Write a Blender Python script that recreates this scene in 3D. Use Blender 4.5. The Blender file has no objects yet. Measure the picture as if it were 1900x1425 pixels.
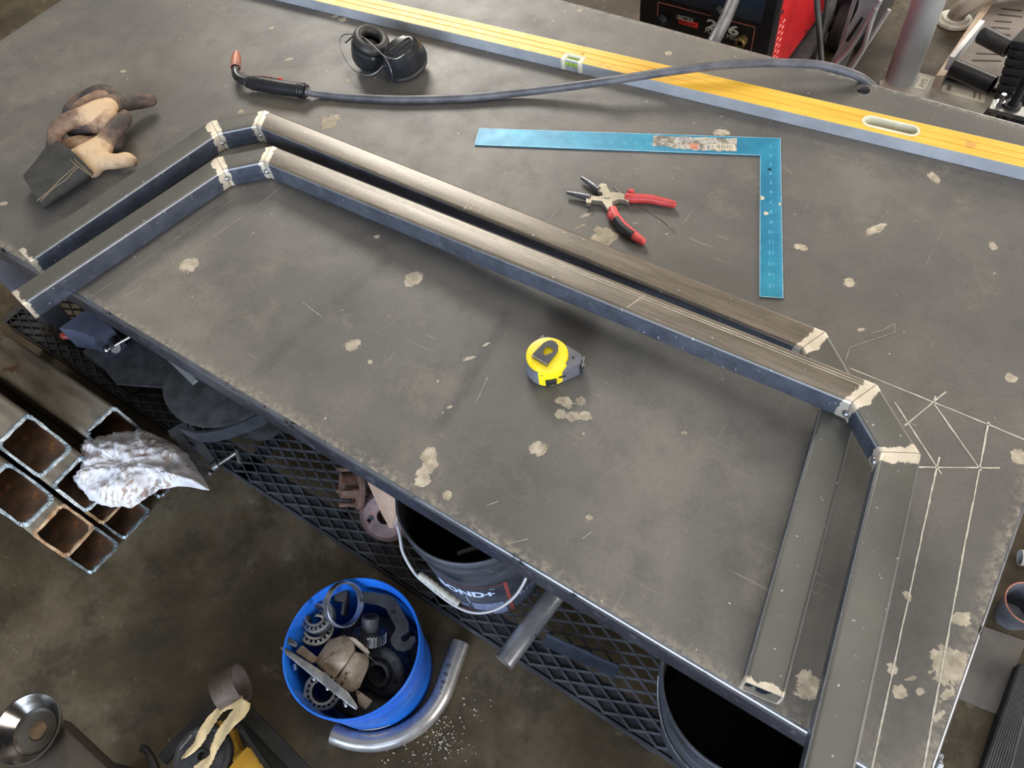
import bpy, bmesh, math, random
import numpy as np
from mathutils import Vector, Matrix, Euler, noise as mnoise

random.seed(7)
np.random.seed(7)
SC = bpy.context.scene
COL = SC.collection
PI = math.pi
TT = 0.83                      # height of the table top above the floor (metres)

# ------------------------------------------------------------------ camera
CAM_ROT = Euler((0.580435813, 0.0994918303, 0.583953636), 'XYZ')
CAM_LOC = Vector((0.0, 0.0, TT + 1.06722831))
FPX = 1442.46138
cd = bpy.data.cameras.new('camera')
cd.sensor_width = 36.0
cd.lens = FPX * 36.0 / 1900.0
cd.clip_start = 0.02
cam = bpy.data.objects.new('camera', cd)
cam.location = CAM_LOC
cam.rotation_euler = CAM_ROT
COL.objects.link(cam)
SC.camera = cam

# ------------------------------------------------------------------ light and exposure
SC.view_settings.view_transform = 'Standard'
SC.view_settings.look = 'None'
SC.view_settings.gamma = 1.0
SC.view_settings.use_curve_mapping = False
SC.view_settings.exposure = 0.06

w = bpy.data.worlds.new('workshop_daylight')
SC.world = w
w.use_nodes = True
bg = w.node_tree.nodes['Background']
bg.inputs[0].default_value = (0.86, 0.84, 0.80, 1)
bg.inputs[1].default_value = 0.42


def area(name, loc, target, sx, sy, power, col):
    ld = bpy.data.lights.new(name, 'AREA')
    ld.shape = 'RECTANGLE'
    ld.size, ld.size_y = sx, sy
    ld.energy = power
    ld.color = col
    o = bpy.data.objects.new(name, ld)
    o.location = loc
    o.rotation_euler = (Vector(target) - Vector(loc)).to_track_quat('-Z', 'Y').to_euler()
    COL.objects.link(o)
    return o


area('bay_door_daylight', (0.5, -4.0, 2.2), (-0.5, 0.6, 0.8), 5.0, 3.2, 380, (0.66, 0.80, 1.0))
area('side_door_daylight', (5.9, 1.2, 2.3), (-0.4, 0.8, 0.8), 4.0, 3.2, 360, (1.0, 0.94, 0.86))
area('high_window_daylight', (-4.6, 4.9, 4.3), (-0.9, 0.8, 0.8), 2.2, 1.6, 300, (1.0, 0.95, 0.86))
area('back_floor_fill', (0.6, 7.3, 2.0), (0.0, 2.6, 0.0), 4.0, 3.2, 260, (1.0, 0.93, 0.82))  # added fill lamp that brightens the floor behind the table
area('ceiling_bounce_fill', (0.0, 1.6, 4.6), (-0.4, 0.9, 0.8), 3.0, 2.0, 45, (1.0, 0.95, 0.88))  # added overhead fill standing in for light bounced off the ceiling

# ------------------------------------------------------------------ helpers
_R = CAM_ROT.to_matrix()


def at(px, py, z):
    """Point of the horizontal plane at height z that the photograph shows at pixel (px, py)."""
    d = _R @ Vector(((px - 950.0) / FPX, -(py - 712.5) / FPX, -1.0))
    t = (z - CAM_LOC.z) / d.z
    return CAM_LOC + d * t


def aty(px, py, y):
    d = _R @ Vector(((px - 950.0) / FPX, -(py - 712.5) / FPX, -1.0))
    return CAM_LOC + d * (y / d.y)


def S(r, g, b):
    f = lambda c: (c / 12.92 if c <= 0.04045 else ((c + 0.055) / 1.055) ** 2.4)
    return (f(r / 255.0), f(g / 255.0), f(b / 255.0), 1.0)


class NT:
    def __init__(self, name):
        self.m = bpy.data.materials.new(name)
        self.m.use_nodes = True
        self.t = self.m.node_tree
        self.b = self.t.nodes['Principled BSDF']
        self.tc = self.t.nodes.new('ShaderNodeTexCoord')

    def n(self, typ, **kw):
        nd = self.t.nodes.new(typ)
        for k, v in kw.items():
            setattr(nd, k, v)
        return nd

    def l(self, a, b):
        self.t.links.new(a, b)

    def noise(self, scale, detail=5, rough=0.6, vec=None, dist=0.0):
        nd = self.n('ShaderNodeTexNoise')
        nd.inputs['Scale'].default_value = scale
        nd.inputs['Detail'].default_value = detail
        nd.inputs['Roughness'].default_value = rough
        nd.inputs['Distortion'].default_value = dist
        self.l(vec if vec is not None else self.tc.outputs['Object'], nd.inputs['Vector'])
        return nd.outputs['Fac']

    def ramp(self, fac, stops):
        nd = self.n('ShaderNodeValToRGB')
        cr = nd.color_ramp
        while len(cr.elements) < len(stops):
            cr.elements.new(0.5)
        for e, (p, c) in zip(cr.elements, stops):
            e.position = p
            e.color = c if len(c) == 4 else (*c, 1)
        self.l(fac, nd.inputs[0])
        return nd.outputs['Color']

    def math(self, op, a, b=None, c=None, clamp=False):
        nd = self.n('ShaderNodeMath', operation=op)
        nd.use_clamp = clamp
        for i, v in enumerate((a, b, c)):
            if v is None:
                continue
            if isinstance(v, (int, float)):
                nd.inputs[i].default_value = v
            else:
                self.l(v, nd.inputs[i])
        return nd.outputs[0]

    def step(self, v, lo, hi):
        nd = self.n('ShaderNodeMapRange', interpolation_type='SMOOTHSTEP')
        nd.inputs['From Min'].default_value = lo
        nd.inputs['From Max'].default_value = hi
        self.l(v, nd.inputs['Value'])
        return nd.outputs['Result']

    def mix(self, fac, a, b, blend='MIX'):
        nd = self.n('ShaderNodeMix', data_type='RGBA', blend_type=blend)
        for i, v in ((0, fac), (6, a), (7, b)):
            if isinstance(v, (int, float)):
                nd.inputs[i].default_value = v
            elif isinstance(v, tuple):
                nd.inputs[i].default_value = v
            else:
                self.l(v, nd.inputs[i])
        return nd.outputs[2]

    def attr(self, name):
        nd = self.n('ShaderNodeAttribute')
        nd.attribute_name = name
        return nd.outputs['Fac']

    def bump(self, h, strength=0.3, dist=0.002):
        nd = self.n('ShaderNodeBump')
        nd.inputs['Strength'].default_value = strength
        nd.inputs['Distance'].default_value = dist
        self.l(h, nd.inputs['Height'])
        self.l(nd.outputs[0], self.b.inputs['Normal'])

    def set(self, **kw):
        names = dict(col='Base Color', rough='Roughness', metal='Metallic', spec='Specular IOR Level', coat='Coat Weight',
                     trans='Transmission Weight', ior='IOR', emit='Emission Color', emits='Emission Strength', alpha='Alpha',
                     sheen='Sheen Weight')
        for k, v in kw.items():
            i = self.b.inputs[names[k]]
            if isinstance(v, (int, float)) or isinstance(v, tuple):
                i.default_value = v
            else:
                self.l(v, i)
        return self


def mat(name, c1, c2=None, scale=9, rough=0.5, metal=0.0, bump=0.0, bscale=300, spec=0.5, lo=0.38, hi=0.62, c3=None,
        s3=60, t3=0.62, stretch=None, detail=6):
    k = NT(name)
    vec = None
    if stretch:
        mp = k.n('ShaderNodeMapping')
        mp.inputs['Scale'].default_value = stretch
        k.l(k.tc.outputs['Object'], mp.inputs['Vector'])
        vec = mp.outputs[0]
    if c2 is None:
        c2 = tuple(min(1, c * 1.35) for c in c1[:3]) + (1,)
    col = k.ramp(k.noise(scale, detail, vec=vec), [(lo, c1), (hi, c2)])
    if c3 is not None:
        col = k.mix(k.step(k.noise(s3, 5, 0.65), t3, t3 + 0.06), col, c3)
    k.set(col=col, metal=metal, spec=spec)
    rn = k.noise(scale * 3.1, 4)
    k.set(rough=k.math('MULTIPLY_ADD', rn, 0.24, rough - 0.12, clamp=True))
    if bump:
        k.bump(k.noise(bscale, 4), bump, 0.001)
    return k.m


def flat(name, c, rough=0.5, metal=0.0):
    return mat(name, c, tuple(x * 0.9 for x in c[:3]) + (1,), scale=30, rough=rough, metal=metal)


def thing(name, label, cat, loc=(0, 0, 0), rot=(0, 0, 0), group=None):
    o = bpy.data.objects.new(name, None)
    o.empty_display_size = 0.05
    COL.objects.link(o)
    o.location = loc
    o.rotation_euler = rot
    tag(o, label, cat, group)
    return o


def tag(o, label, cat, group=None):
    o['label'] = label
    o['category'] = cat
    if group:
        o['group'] = group
    return o


def frame(o, z, x=None):
    """Point an axis: matrix at o whose local Z runs along z."""
    z = Vector(z).normalized()
    x = Vector(x) if x is not None else Vector((1, 0, 0))
    if abs(z.dot(x.normalized())) > 0.98:
        x = Vector((0, 1, 0))
    y = z.cross(x).normalized()
    x = y.cross(z).normalized()
    return Matrix(((x.x, y.x, z.x, o[0]), (x.y, y.y, z.y, o[1]), (x.z, y.z, z.z, o[2]), (0, 0, 0, 1)))


class MB:
    """Collects shapes into one mesh."""

    def __init__(self):
        self.v, self.f, self.mi = [], [], []
        self.M = Matrix.Identity(4)
        self.k = 0

    def add(self, vs, fs, M=None):
        m = self.M if M is None else self.M @ M
        b = len(self.v)
        self.v += [tuple(m @ Vector(p)) for p in vs]
        self.f += [tuple(b + i for i in f) for f in fs]
        self.mi += [self.k] * len(fs)
        return self

    def box(self, c, s, M=None, bev=0.0, rot=None):
        x, y, z = (s[0] / 2, s[1] / 2, s[2] / 2)
        T = Matrix.Translation(c)
        if rot is not None:
            T = T @ Euler(rot).to_matrix().to_4x4()
        if M is not None:
            T = M @ T
        if bev <= 0:
            vs = [(i * x, j * y, k * z) for i in (-1, 1) for j in (-1, 1) for k in (-1, 1)]
            fs = [(0, 1, 3, 2), (4, 6, 7, 5), (0, 4, 5, 1), (2, 3, 7, 6), (0, 2, 6, 4), (1, 5, 7, 3)]
            return self.add(vs, fs, T)
        b = min(bev, x * .95, y * .95, z * .95)
        bm = bmesh.new()
        bmesh.ops.create_cube(bm, size=1)
        bmesh.ops.scale(bm, vec=s, verts=bm.verts)
        bmesh.ops.bevel(bm, geom=bm.edges[:], offset=b, segments=2, affect='EDGES', profile=0.5)
        self.bm(bm, T)
        return self

    def bm(self, bm, T=None):
        bm.verts.index_update()
        self.add([v.co.copy() for v in bm.verts], [[v.index for v in f.verts] for f in bm.faces], T)
        bm.free()

    def cyl(self, p0, p1, r, r2=None, n=20, cap=True, inner=None):
        p0, p1 = Vector(p0), Vector(p1)
        h = (p1 - p0).length
        r2 = r if r2 is None else r2
        if inner is None:
            prof = [(0, 0), (r, 0), (r2, h), (0, h)] if cap else [(r, 0), (r2, h)]
        else:
            prof = [(inner, 0), (r, 0), (r2, h), (inner * r2 / r, h), (inner, 0)]
        return self.lathe(prof, frame(p0, p1 - p0), n)

    def lathe(self, prof, M=None, n=24, a0=0.0, a1=2 * PI):
        vs, fs, rows = [], [], []
        full = abs(a1 - a0 - 2 * PI) < 1e-6
        m = n if full else n + 1
        for (r, z) in prof:
            if r < 1e-7 and full:
                rows.append([len(vs)])
                vs.append((0, 0, z))
            else:
                rows.append(list(range(len(vs), len(vs) + m)))
                vs += [(r * math.cos(a0 + (a1 - a0) * i / n), r * math.sin(a0 + (a1 - a0) * i / n), z) for i in range(m)]
        for a, b in zip(rows[:-1], rows[1:]):
            for i in range(n):
                j = (i + 1) % m
                if len(a) == 1 and len(b) == 1:
                    continue
                if len(a) == 1:
                    fs.append((a[0], b[j], b[i]))
                elif len(b) == 1:
                    fs.append((a[i], a[j], b[0]))
                else:
                    fs.append((a[i], a[j], b[j], b[i]))
        return self.add(vs, fs, M)

    def sweep(self, pts, r, n=12, cap=True, closed=False, sq=None):
        """Round (or sq=(w,h) flat) bar along a polyline; r may be a list."""
        pts = [Vector(p) for p in pts]
        N = len(pts)
        rs = r if isinstance(r, (list, tuple)) else [r] * N
        tang = []
        for i in range(N):
            a = pts[(i - 1) % N] if (closed or i > 0) else pts[i]
            b = pts[(i + 1) % N] if (closed or i < N - 1) else pts[i]
            tang.append((b - a).normalized())
        up = Vector((0, 0, 1))
        if abs(tang[0].dot(up)) > 0.95:
            up = Vector((0, 1, 0))
        nx = tang[0].cross(up).normalized()
        vs, fs = [], []
        for i in range(N):
            t = tang[i]
            nx = (nx - t * nx.dot(t)).normalized()
            ny = t.cross(nx)
            if sq:
                w_, h_ = sq[0] / 2, sq[1] / 2
                ring = [(-w_, -h_), (w_, -h_), (w_, h_), (-w_, h_)]
            else:
                ring = [(rs[i] * math.cos(2 * PI * j / n), rs[i] * math.sin(2 * PI * j / n)) for j in range(n)]
            vs += [pts[i] + nx * x + ny * y for x, y in ring]
        m = 4 if sq else n
        for i in range(N if closed else N - 1):
            for j in range(m):
                a, b = i * m, ((i + 1) % N) * m
                fs.append((a + j, a + (j + 1) % m, b + (j + 1) % m, b + j))
        if cap and not closed:
            fs.append(tuple(range(m))[::-1])
            fs.append(tuple((N - 1) * m + j for j in range(m)))
        return self.add(vs, fs)

    def prism(self, poly, z0, z1, M=None, holes=None):
        """Extruded polygon (convex or concave), optional holes."""
        bm = bmesh.new()
        loops = [poly] + (holes or [])
        edges = []
        for lp in loops:
            vs = [bm.verts.new((p[0], p[1], z0)) for p in lp]
            edges += [bm.edges.new((vs[i], vs[(i + 1) % len(vs)])) for i in range(len(vs))]
        r = bmesh.ops.triangle_fill(bm, use_beauty=True, use_dissolve=False, edges=edges)
        faces = [f for f in bm.faces]
        ex = bmesh.ops.extrude_face_region(bm, geom=faces)
        nv = [g for g in ex['geom'] if isinstance(g, bmesh.types.BMVert)]
        bmesh.ops.translate(bm, vec=(0, 0, z1 - z0), verts=nv)
        bmesh.ops.recalc_face_normals(bm, faces=bm.faces[:])
        self.bm(bm, M)
        return self

    def sphere(self, c, r, n=14, s=(1, 1, 1), M=None):
        prof = [(r * math.sin(PI * i / (n // 2)), -r * math.cos(PI * i / (n // 2))) for i in range(n // 2 + 1)]
        T = Matrix.Translation(c) @ Matrix.Diagonal((s[0], s[1], s[2], 1))
        return self.lathe(prof, T if M is None else M @ T, n)

    def build(self, name, mats, parent=None, world=False, smooth=32, kind=None, label=None):
        me = bpy.data.meshes.new(name)
        v = self.v
        if world and parent is not None:
            p = parent
            off = Vector((0, 0, 0))
            while p is not None:
                off += p.location
                p = p.parent
            v = [(a - off.x, b - off.y, c - off.z) for a, b, c in v]
        me.from_pydata(v, [], self.f)
        if not isinstance(mats, (list, tuple)):
            mats = [mats]
        for m in mats:
            me.materials.append(m)
        if len(mats) > 1:
            me.polygons.foreach_set('material_index', self.mi)
        bm = bmesh.new()
        bm.from_mesh(me)
        bmesh.ops.recalc_face_normals(bm, faces=bm.faces[:])
        bm.to_mesh(me)
        bm.free()
        if smooth:
            me.polygons.foreach_set('use_smooth', [True] * len(me.polygons))
            me.set_sharp_from_angle(angle=math.radians(smooth))
        me.update()
        o = bpy.data.objects.new(name, me)
        COL.objects.link(o)
        if parent is not None:
            o.parent = parent
        if kind:
            o['kind'] = kind
        if label:
            o['label'] = label
        return o


def text_part(body, name, m, size, M, parent, depth=0.0004, space=1.0, shear=0.0, bold=0.0, sx=1.0):
    """Flat lettering as a thin mesh, M places it (text plane XY)."""
    cu = bpy.data.curves.new(name, 'FONT')
    cu.body = body
    cu.size = size
    cu.align_x = 'CENTER'
    cu.align_y = 'CENTER'
    cu.extrude = depth
    cu.space_character = space
    cu.shear = shear
    cu.offset = bold
    cu.resolution_u = 3
    tmp = bpy.data.objects.new(name, cu)
    COL.objects.link(tmp)
    bpy.context.view_layer.update()
    me = bpy.data.meshes.new_from_object(tmp.evaluated_get(bpy.context.evaluated_depsgraph_get()))
    bpy.data.objects.remove(tmp)
    bpy.data.curves.remove(cu)
    me.transform(M @ Matrix.Diagonal((sx, 1, 1, 1)))
    me.materials.clear()
    me.materials.append(m)
    me.name = name
    o = bpy.data.objects.new(name, me)
    COL.objects.link(o)
    o.parent = parent
    return o


def catmull(pts, k=6, closed=False):
    P = [Vector(p) for p in pts]
    N = len(P)
    out = []
    for i in range(N if closed else N - 1):
        g = (lambda j: P[j % N]) if closed else (lambda j: P[min(max(j, 0), N - 1)])
        a, b, c, d = g(i - 1), g(i), g(i + 1), g(i + 2)
        for s in range(k):
            t = s / k
            out.append(0.5 * ((2 * b) + (c - a) * t + (2 * a - 5 * b + 4 * c - d) * t * t + (3 * b - a - 3 * c + d) * t ** 3))
    if not closed:
        out.append(P[-1])
    return out


def copy_tree(o, parent=None):
    c = o.copy()
    COL.objects.link(c)
    c.parent = parent
    for ch in list(o.children):
        copy_tree(ch, c)
    return c

# ------------------------------------------------------------------ materials used widely
M_BLACKSTEEL = mat('black_painted_steel', S(42, 44, 50), S(64, 66, 72), 14, 0.42, 0.0, 0.15, 400)
M_RUST = mat('rusted_cast_iron', S(78, 58, 50), S(122, 92, 76), 22, 0.75, 0.0, 0.5, 260, c3=S(96, 56, 40), s3=34, t3=0.55)
M_CHROME = mat('bright_steel', S(168, 170, 174), S(200, 201, 204), 30, 0.24, 1.0)
M_STEEL = mat('worn_steel', S(120, 120, 122), S(168, 167, 166), 26, 0.36, 0.9, 0.1, 500)
M_DARKSTEEL = mat('dark_oily_steel', S(52, 52, 54), S(92, 92, 94), 26, 0.36, 0.75, 0.1, 500)
M_BLACKPLASTIC = mat('black_plastic', S(26, 27, 30), S(38, 39, 42), 20, 0.36, 0.0, 0.1, 300)
M_RUBBER = mat('black_rubber', S(24, 24, 26), S(40, 40, 42), 20, 0.6, 0.0, 0.2, 300)
M_WHITE = flat('white_print', S(225, 225, 220), 0.5)
M_REDPRINT = flat('red_print', S(196, 60, 52), 0.5)

# ------------------------------------------------------------------ floor
def floor_material():
    k = NT('stained_concrete')
    n1 = k.noise(1.6, 7, 0.65)
    n2 = k.noise(7.0, 8, 0.7)
    n3 = k.noise(60.0, 6, 0.7)
    base = k.ramp(n1, [(0.36, S(46, 39, 26)), (0.50, S(74, 63, 46)), (0.64, S(106, 94, 76))])
    oil = k.step(n2, 0.50, 0.62)
    base = k.mix(k.math('MULTIPLY', oil, 0.55), base, S(46, 42, 32))
    base = k.mix(k.math('MULTIPLY', k.step(k.noise(13, 6, 0.7), 0.60, 0.70), 0.35), base, S(134, 126, 110))
    grit = k.math('MULTIPLY_ADD', n3, 0.7, 0.65)
    base = k.mix(1.0, base, grit, 'MULTIPLY')
    vor = k.n('ShaderNodeTexVoronoi')
    vor.inputs['Scale'].default_value = 38
    k.l(k.tc.outputs['Object'], vor.inputs['Vector'])
    speck = k.math('MULTIPLY', k.math('LESS_THAN', vor.outputs['Distance'], 0.05), k.step(k.noise(5, 2), 0.50, 0.6))
    base = k.mix(speck, base, S(170, 164, 150))
    k.set(col=base, rough=k.math('MULTIPLY_ADD', n2, 0.5, 0.30), spec=0.35)
    k.bump(k.math('ADD', n3, k.math('MULTIPLY', n2, 0.5)), 0.25, 0.002)
    return k.m


mb = MB()
mb.box((-0.5, 1.5, -0.06), (14, 12, 0.12))
fl = mb.build('floor', floor_material(), smooth=0)
fl['kind'] = 'structure'

# ------------------------------------------------------------------ welding table
TX0, TX1, TY0, TY1 = -2.235, 0.259, 0.285, 1.512


def poly_dist(px, py, pts):
    d = np.full(px.shape, 9.0)
    for a, b in zip(pts[:-1], pts[1:]):
        ax, ay, bx, by = a[0], a[1], b[0], b[1]
        L2 = (bx - ax) ** 2 + (by - ay) ** 2 + 1e-12
        t = np.clip(((px - ax) * (bx - ax) + (py - ay) * (by - ay)) / L2, 0, 1)
        d = np.minimum(d, np.hypot(px - ax - t * (bx - ax), py - ay - t * (by - ay)))
    return d


def in_poly(px, py, pts):
    r = np.zeros(px.shape, bool)
    n = len(pts)
    for i in range(n):
        x0, y0 = pts[i][0], pts[i][1]
        x1, y1 = pts[(i + 1) % n][0], pts[(i + 1) % n][1]
        c = ((y0 > py) != (y1 > py)) & (px < (x1 - x0) * (py - y0) / (y1 - y0 + 1e-12) + x0)
        r ^= c
    return r


def table_material():
    k = NT('mill_scale_plate')
    big = k.noise(2.2, 6, 0.6)
    mid = k.noise(11, 7, 0.68)
    fine = k.noise(170, 4, 0.7)
    col = k.ramp(big, [(0.34, S(78, 75, 72)), (0.50, S(95, 91, 86)), (0.66, S(116, 110, 102))])
    col = k.mix(k.math('MULTIPLY', k.step(mid, 0.48, 0.66), 0.40), col, S(72, 69, 66))
    col = k.mix(k.math('MULTIPLY', k.step(k.noise(5.3, 7, 0.7), 0.54, 0.70), 0.40), col, S(126, 117, 104))
    col = k.mix(1.0, col, k.math('MULTIPLY_ADD', fine, 0.5, 0.75), 'MULTIPLY')
    tone = k.attr('tone')
    tn = k.math('MULTIPLY', tone, k.step(k.math('ADD', k.math('MULTIPLY', tone, 0.5), k.noise(24, 7, 0.72)), 0.42, 0.80))
    col = k.mix(tn, col, S(58, 56, 55))
    # fine scratches in two directions and dark oil spots
    for sc, rz in (((7.0, 160.0, 1.0), 0.5), ((150.0, 6.0, 1.0), 0.25)):
        mp = k.n('ShaderNodeMapping')
        mp.inputs['Scale'].default_value = sc
        mp.inputs['Rotation'].default_value = (0, 0, rz)
        k.l(k.tc.outputs['Object'], mp.inputs['Vector'])
        scr = k.math('MULTIPLY', k.step(k.noise(1.0, 3, 0.5, vec=mp.outputs[0]), 0.66, 0.74), k.step(k.noise(6, 4), 0.46, 0.62))
        col = k.mix(k.math('MULTIPLY', scr, 0.30), col, S(168, 160, 146))
    vd = k.n('ShaderNodeTexVoronoi')
    vd.inputs['Scale'].default_value = 11
    k.l(k.tc.outputs['Object'], vd.inputs['Vector'])
    ds = k.math('ADD', vd.outputs['Distance'], k.math('MULTIPLY_ADD', k.noise(40, 4), 0.10, -0.05))
    dk = k.math('MULTIPLY', k.math('SUBTRACT', 1.0, k.step(ds, 0.05, 0.09)), k.step(k.noise(3.1, 2), 0.50, 0.58))
    col = k.mix(k.math('MULTIPLY', dk, 0.45), col, S(56, 53, 50))
    # small scattered flecks
    vor = k.n('ShaderNodeTexVoronoi')
    vor.inputs['Scale'].default_value = 26
    k.l(k.tc.outputs['Object'], vor.inputs['Vector'])
    sp = k.math('MULTIPLY', k.math('LESS_THAN', vor.outputs['Distance'], 0.045), k.step(k.noise(7, 3), 0.48, 0.56))
    col = k.mix(sp, col, S(190, 182, 168))
    bare = k.attr('bare')
    f = k.math('ADD', bare, k.math('MULTIPLY_ADD', k.noise(34, 8, 0.75), 2.6, -1.3))
    f = k.math('ADD', f, k.math('MULTIPLY_ADD', k.noise(260, 3, 0.6), 0.4, -0.2))
    mask = k.step(f, 0.48, 0.56)
    tan = k.ramp(k.noise(60, 5), [(0.35, S(150, 138, 116)), (0.65, S(198, 186, 164))])
    rim = k.math('MULTIPLY', k.attr('rim'), k.step(k.noise(90, 5, 0.7), 0.40, 0.66))
    col = k.mix(k.math('MULTIPLY', rim, 0.70), col, S(154, 144, 128))
    col = k.mix(k.math('MULTIPLY', mask, k.math('MULTIPLY_ADD', k.noise(20, 4), 0.9, 0.36, clamp=True)), col, tan)
    k.set(col=col, spec=0.5, metal=0.0)
    k.set(rough=k.math('ADD', k.math('MULTIPLY_ADD', mid, 0.25, 0.36), k.math('MULTIPLY', mask, 0.25)))
    k.bump(k.math('ADD', k.math('MULTIPLY', fine, 0.6), k.math('MULTIPLY', mask, 0.8)), 0.22, 0.0012)
    return k.m


table = thing('welding_table', 'large black steel welding table with scratched dirty top holding the tube frames', 'table', (-0.988, 0.8985, 0))
M_PLATE = table_material()
M_RAIL = mat('worn_black_channel', S(44, 46, 54), S(62, 64, 74), 10, 0.38, 0.35, 0.1, 300, c3=S(92, 92, 100), s3=40, t3=0.60)


M_EDGE = mat('rubbed_plate_edge', S(118, 120, 126), S(150, 152, 158), 12, 0.24, 0.8, 0.1, 300, c3=S(52, 50, 50), s3=30, t3=0.6)


def table_top():
    nx, ny = 500, 246
    xs = np.linspace(TX0, TX1, nx)
    ys = np.linspace(TY0, TY1, ny)
    X, Y = np.meshgrid(xs, ys, indexing='xy')
    bare = np.zeros(X.shape)
    tone = np.zeros(X.shape)

    def blob(px, py, r, asp=1.0, ang=0.0, amp=1.0):
        r *= 0.80
        p = at(px, py, TT)
        dx, dy = X - p.x, Y - p.y
        c, s = math.cos(ang), math.sin(ang)
        u, v = (dx * c + dy * s), (-dx * s + dy * c) * asp
        d = np.hypot(u, v) / r
        nonlocal bare
        bare = np.maximum(bare, amp * np.clip(1.35 - d * 0.95, 0, 1))

    for b in [(612, 228, .030), (350, 492, .026), (768, 518, .023), (762, 525, .015), (655, 640, .019), (793, 868, .026, 1.9, 1.35), (797, 845, .018),
              (785, 893, .016), (1000, 832, .018), (1040, 743, .010), (1062, 773, .013), (1040, 768, .013), (1086, 771, .012), (1078, 743, .012), (1052, 746, .014),
              (1626, 425, .034, 3.2, 1.1), (1487, 458, .017, 1.6, 0), (1577, 525, .013), (1734, 330, .024, 2.0, -.8), (1843, 456, .015, 2, -.9), (1876, 703, .012),
              (1785, 1150, .014), (1777, 1150, .012), (1768, 1235, .040, 1.3, 1.0), (1683, 1105, .011, 1.6, -.8), (1668, 1282, .012), (1656, 1243, .009),
              (1736, 1213, .008), (1744, 1238, .010), (1500, 1275, .022), (1492, 1260, .014), (622, 30, .014, 2, .6), (635, 37, .015), (1340, 245, .020, 1.5, 0.4),
              (1365, 285, .010), (945, 156, .007), (1892, 846, .018), (1597, 612, .010, 2, .9), (8, 378, .014, 1.6, .3), (504, 52, .008), (1178, 414, .016, 2.2, .5),
              (1110, 425, .010), (1090, 398, .022, 4, 1.0), (1076, 420, .016, 3, 1.0), (535, 110, .016, 2.2, .7), (686, 672, .009), (1095, 960, .006), (830, 920, .012),
              (1270, 802, .006), (870, 665, .014, 3, .9), (900, 640, .020, 5, 1.1), (835, 755, .012, 4, 1.1), (1708, 1283, .008), (1690, 1260, .010, 3, .8), (1755, 1290, .018, 3, 1.2),
              (1740, 1330, .020, 4, 1.2), (646, 148, .010), (660, 143, .007), (228, 132, .008), (448, 207, .010), (1075, 20, .012), (1240, 100, .010), (700, 440, .007)]:
        blob(*b)
    # torn paper-like bare rectangle under the pliers
    rect = [at(*p, TT) for p in ((1122, 420), (1150, 437), (1128, 458), (1094, 443))]
    pr = in_poly(X, Y, rect)
    bare = np.where(pr, 1.0, bare)
    # dark smears, the tape measure's painted shadow, clean patches left by sheets that lay here
    for path, wd, a in [([(940, 585), (915, 630), (880, 690), (845, 745), (815, 790)], .014, .50), ([(720, 480), (655, 540), (560, 610), (480, 690)], .016, .34),
                        ([(770, 195), (745, 270)], .015, .35), ([(1010, 300), (1060, 370)], .012, .35), ([(1100, 330), (1170, 360)], .02, .25),
                        ([(560, 20), (640, 40), (760, 60)], .07, .30), ([(1050, 590), (1090, 560), (1075, 615)], .035, .80)]:  # last path is the tape measure's shadow put into the plate colour
        d = poly_dist(X, Y, [at(*p, TT) for p in path])
        tone = np.maximum(tone, a * np.clip(1.4 - d / wd, 0, 1))
    for poly, a in [([(574, 40), (668, 62), (650, 118), (488, 131)], .42), ([(30, 118), (157, 164), (250, 60), (120, 40)], .22), ([(700, 300), (730, 240), (775, 250), (740, 315)], .30),
                    ([(1040, 420), (980, 385), (1180, 380), (1200, 430)], .10)]:
        tone = np.where(in_poly(X, Y, [at(*p, TT) for p in poly]), np.maximum(tone, a), tone)
    rim = np.maximum(np.clip(1 - (Y - TY0) / 0.022, 0, 1), np.clip(1 - (TX1 - X) / 0.022, 0, 1) * 1.2)
    rim = np.maximum(rim, np.clip(1 - (TY1 - Y) / 0.016, 0, 1))
    # bolt hole near the back edge
    hp = at(1602, 167, TT)
    hole = np.hypot(X - hp.x, Y - hp.y)
    lx, ly = X - table.location.x, Y - table.location.y
    T = TT
    verts = np.stack([lx.ravel(), ly.ravel(), np.full(lx.size, T)], 1)
    idx = np.arange(nx * ny).reshape(ny, nx)
    q = np.stack([idx[:-1, :-1], idx[:-1, 1:], idx[1:, 1:], idx[1:, :-1]], -1).reshape(-1, 4)
    HR = 0.0135
    cen = (hole[:-1, :-1] + hole[1:, 1:]).ravel() / 2
    keep = cen > HR + 0.006
    cut = q[~keep]
    q = q[keep]
    vl = [tuple(v) for v in verts]
    fl_ = [tuple(int(i) for i in f) for f in q]
    # ring between the cut cells and the round hole
    from collections import Counter
    cnt = Counter()
    for f in cut:
        for a, b in zip(f, np.roll(f, -1)):
            cnt[(int(a), int(b))] += 1
    border = [e for e in cnt if (e[1], e[0]) not in cnt]
    nxt = dict(border)
    s = border[0][0]
    loop = [s]
    while nxt[loop[-1]] != s:
        loop.append(nxt[loop[-1]])
    hx, hy = hp.x - table.location.x, hp.y - table.location.y
    base = len(vl)
    for i in loop:
        v = vl[i]
        d = Vector((v[0] - hx, v[1] - hy)).normalized() * HR
        vl.append((hx + d.x, hy + d.y, T))
    for i in loop:
        v = vl[base + loop.index(i)]
        vl.append((v[0], v[1], T - 0.014))
    m = len(loop)
    for i in range(m):
        j = (i + 1) % m
        fl_.append((loop[i], loop[j], base + j, base + i))
        fl_.append((base + i, base + j, base + m + j, base + m + i))
    # edge faces and underside
    b0 = len(vl)
    x0, x1, y0, y1 = lx.min(), lx.max(), ly.min(), ly.max()
    # rounded plate edge along all four sides
    per = [int(i) for i in idx[0, :]] + [int(i) for i in idx[1:, -1]] + [int(i) for i in idx[-1, -2::-1]] + [int(i) for i in idx[-2:0:-1, 0]]
    prev = per
    nface = len(fl_)
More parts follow.
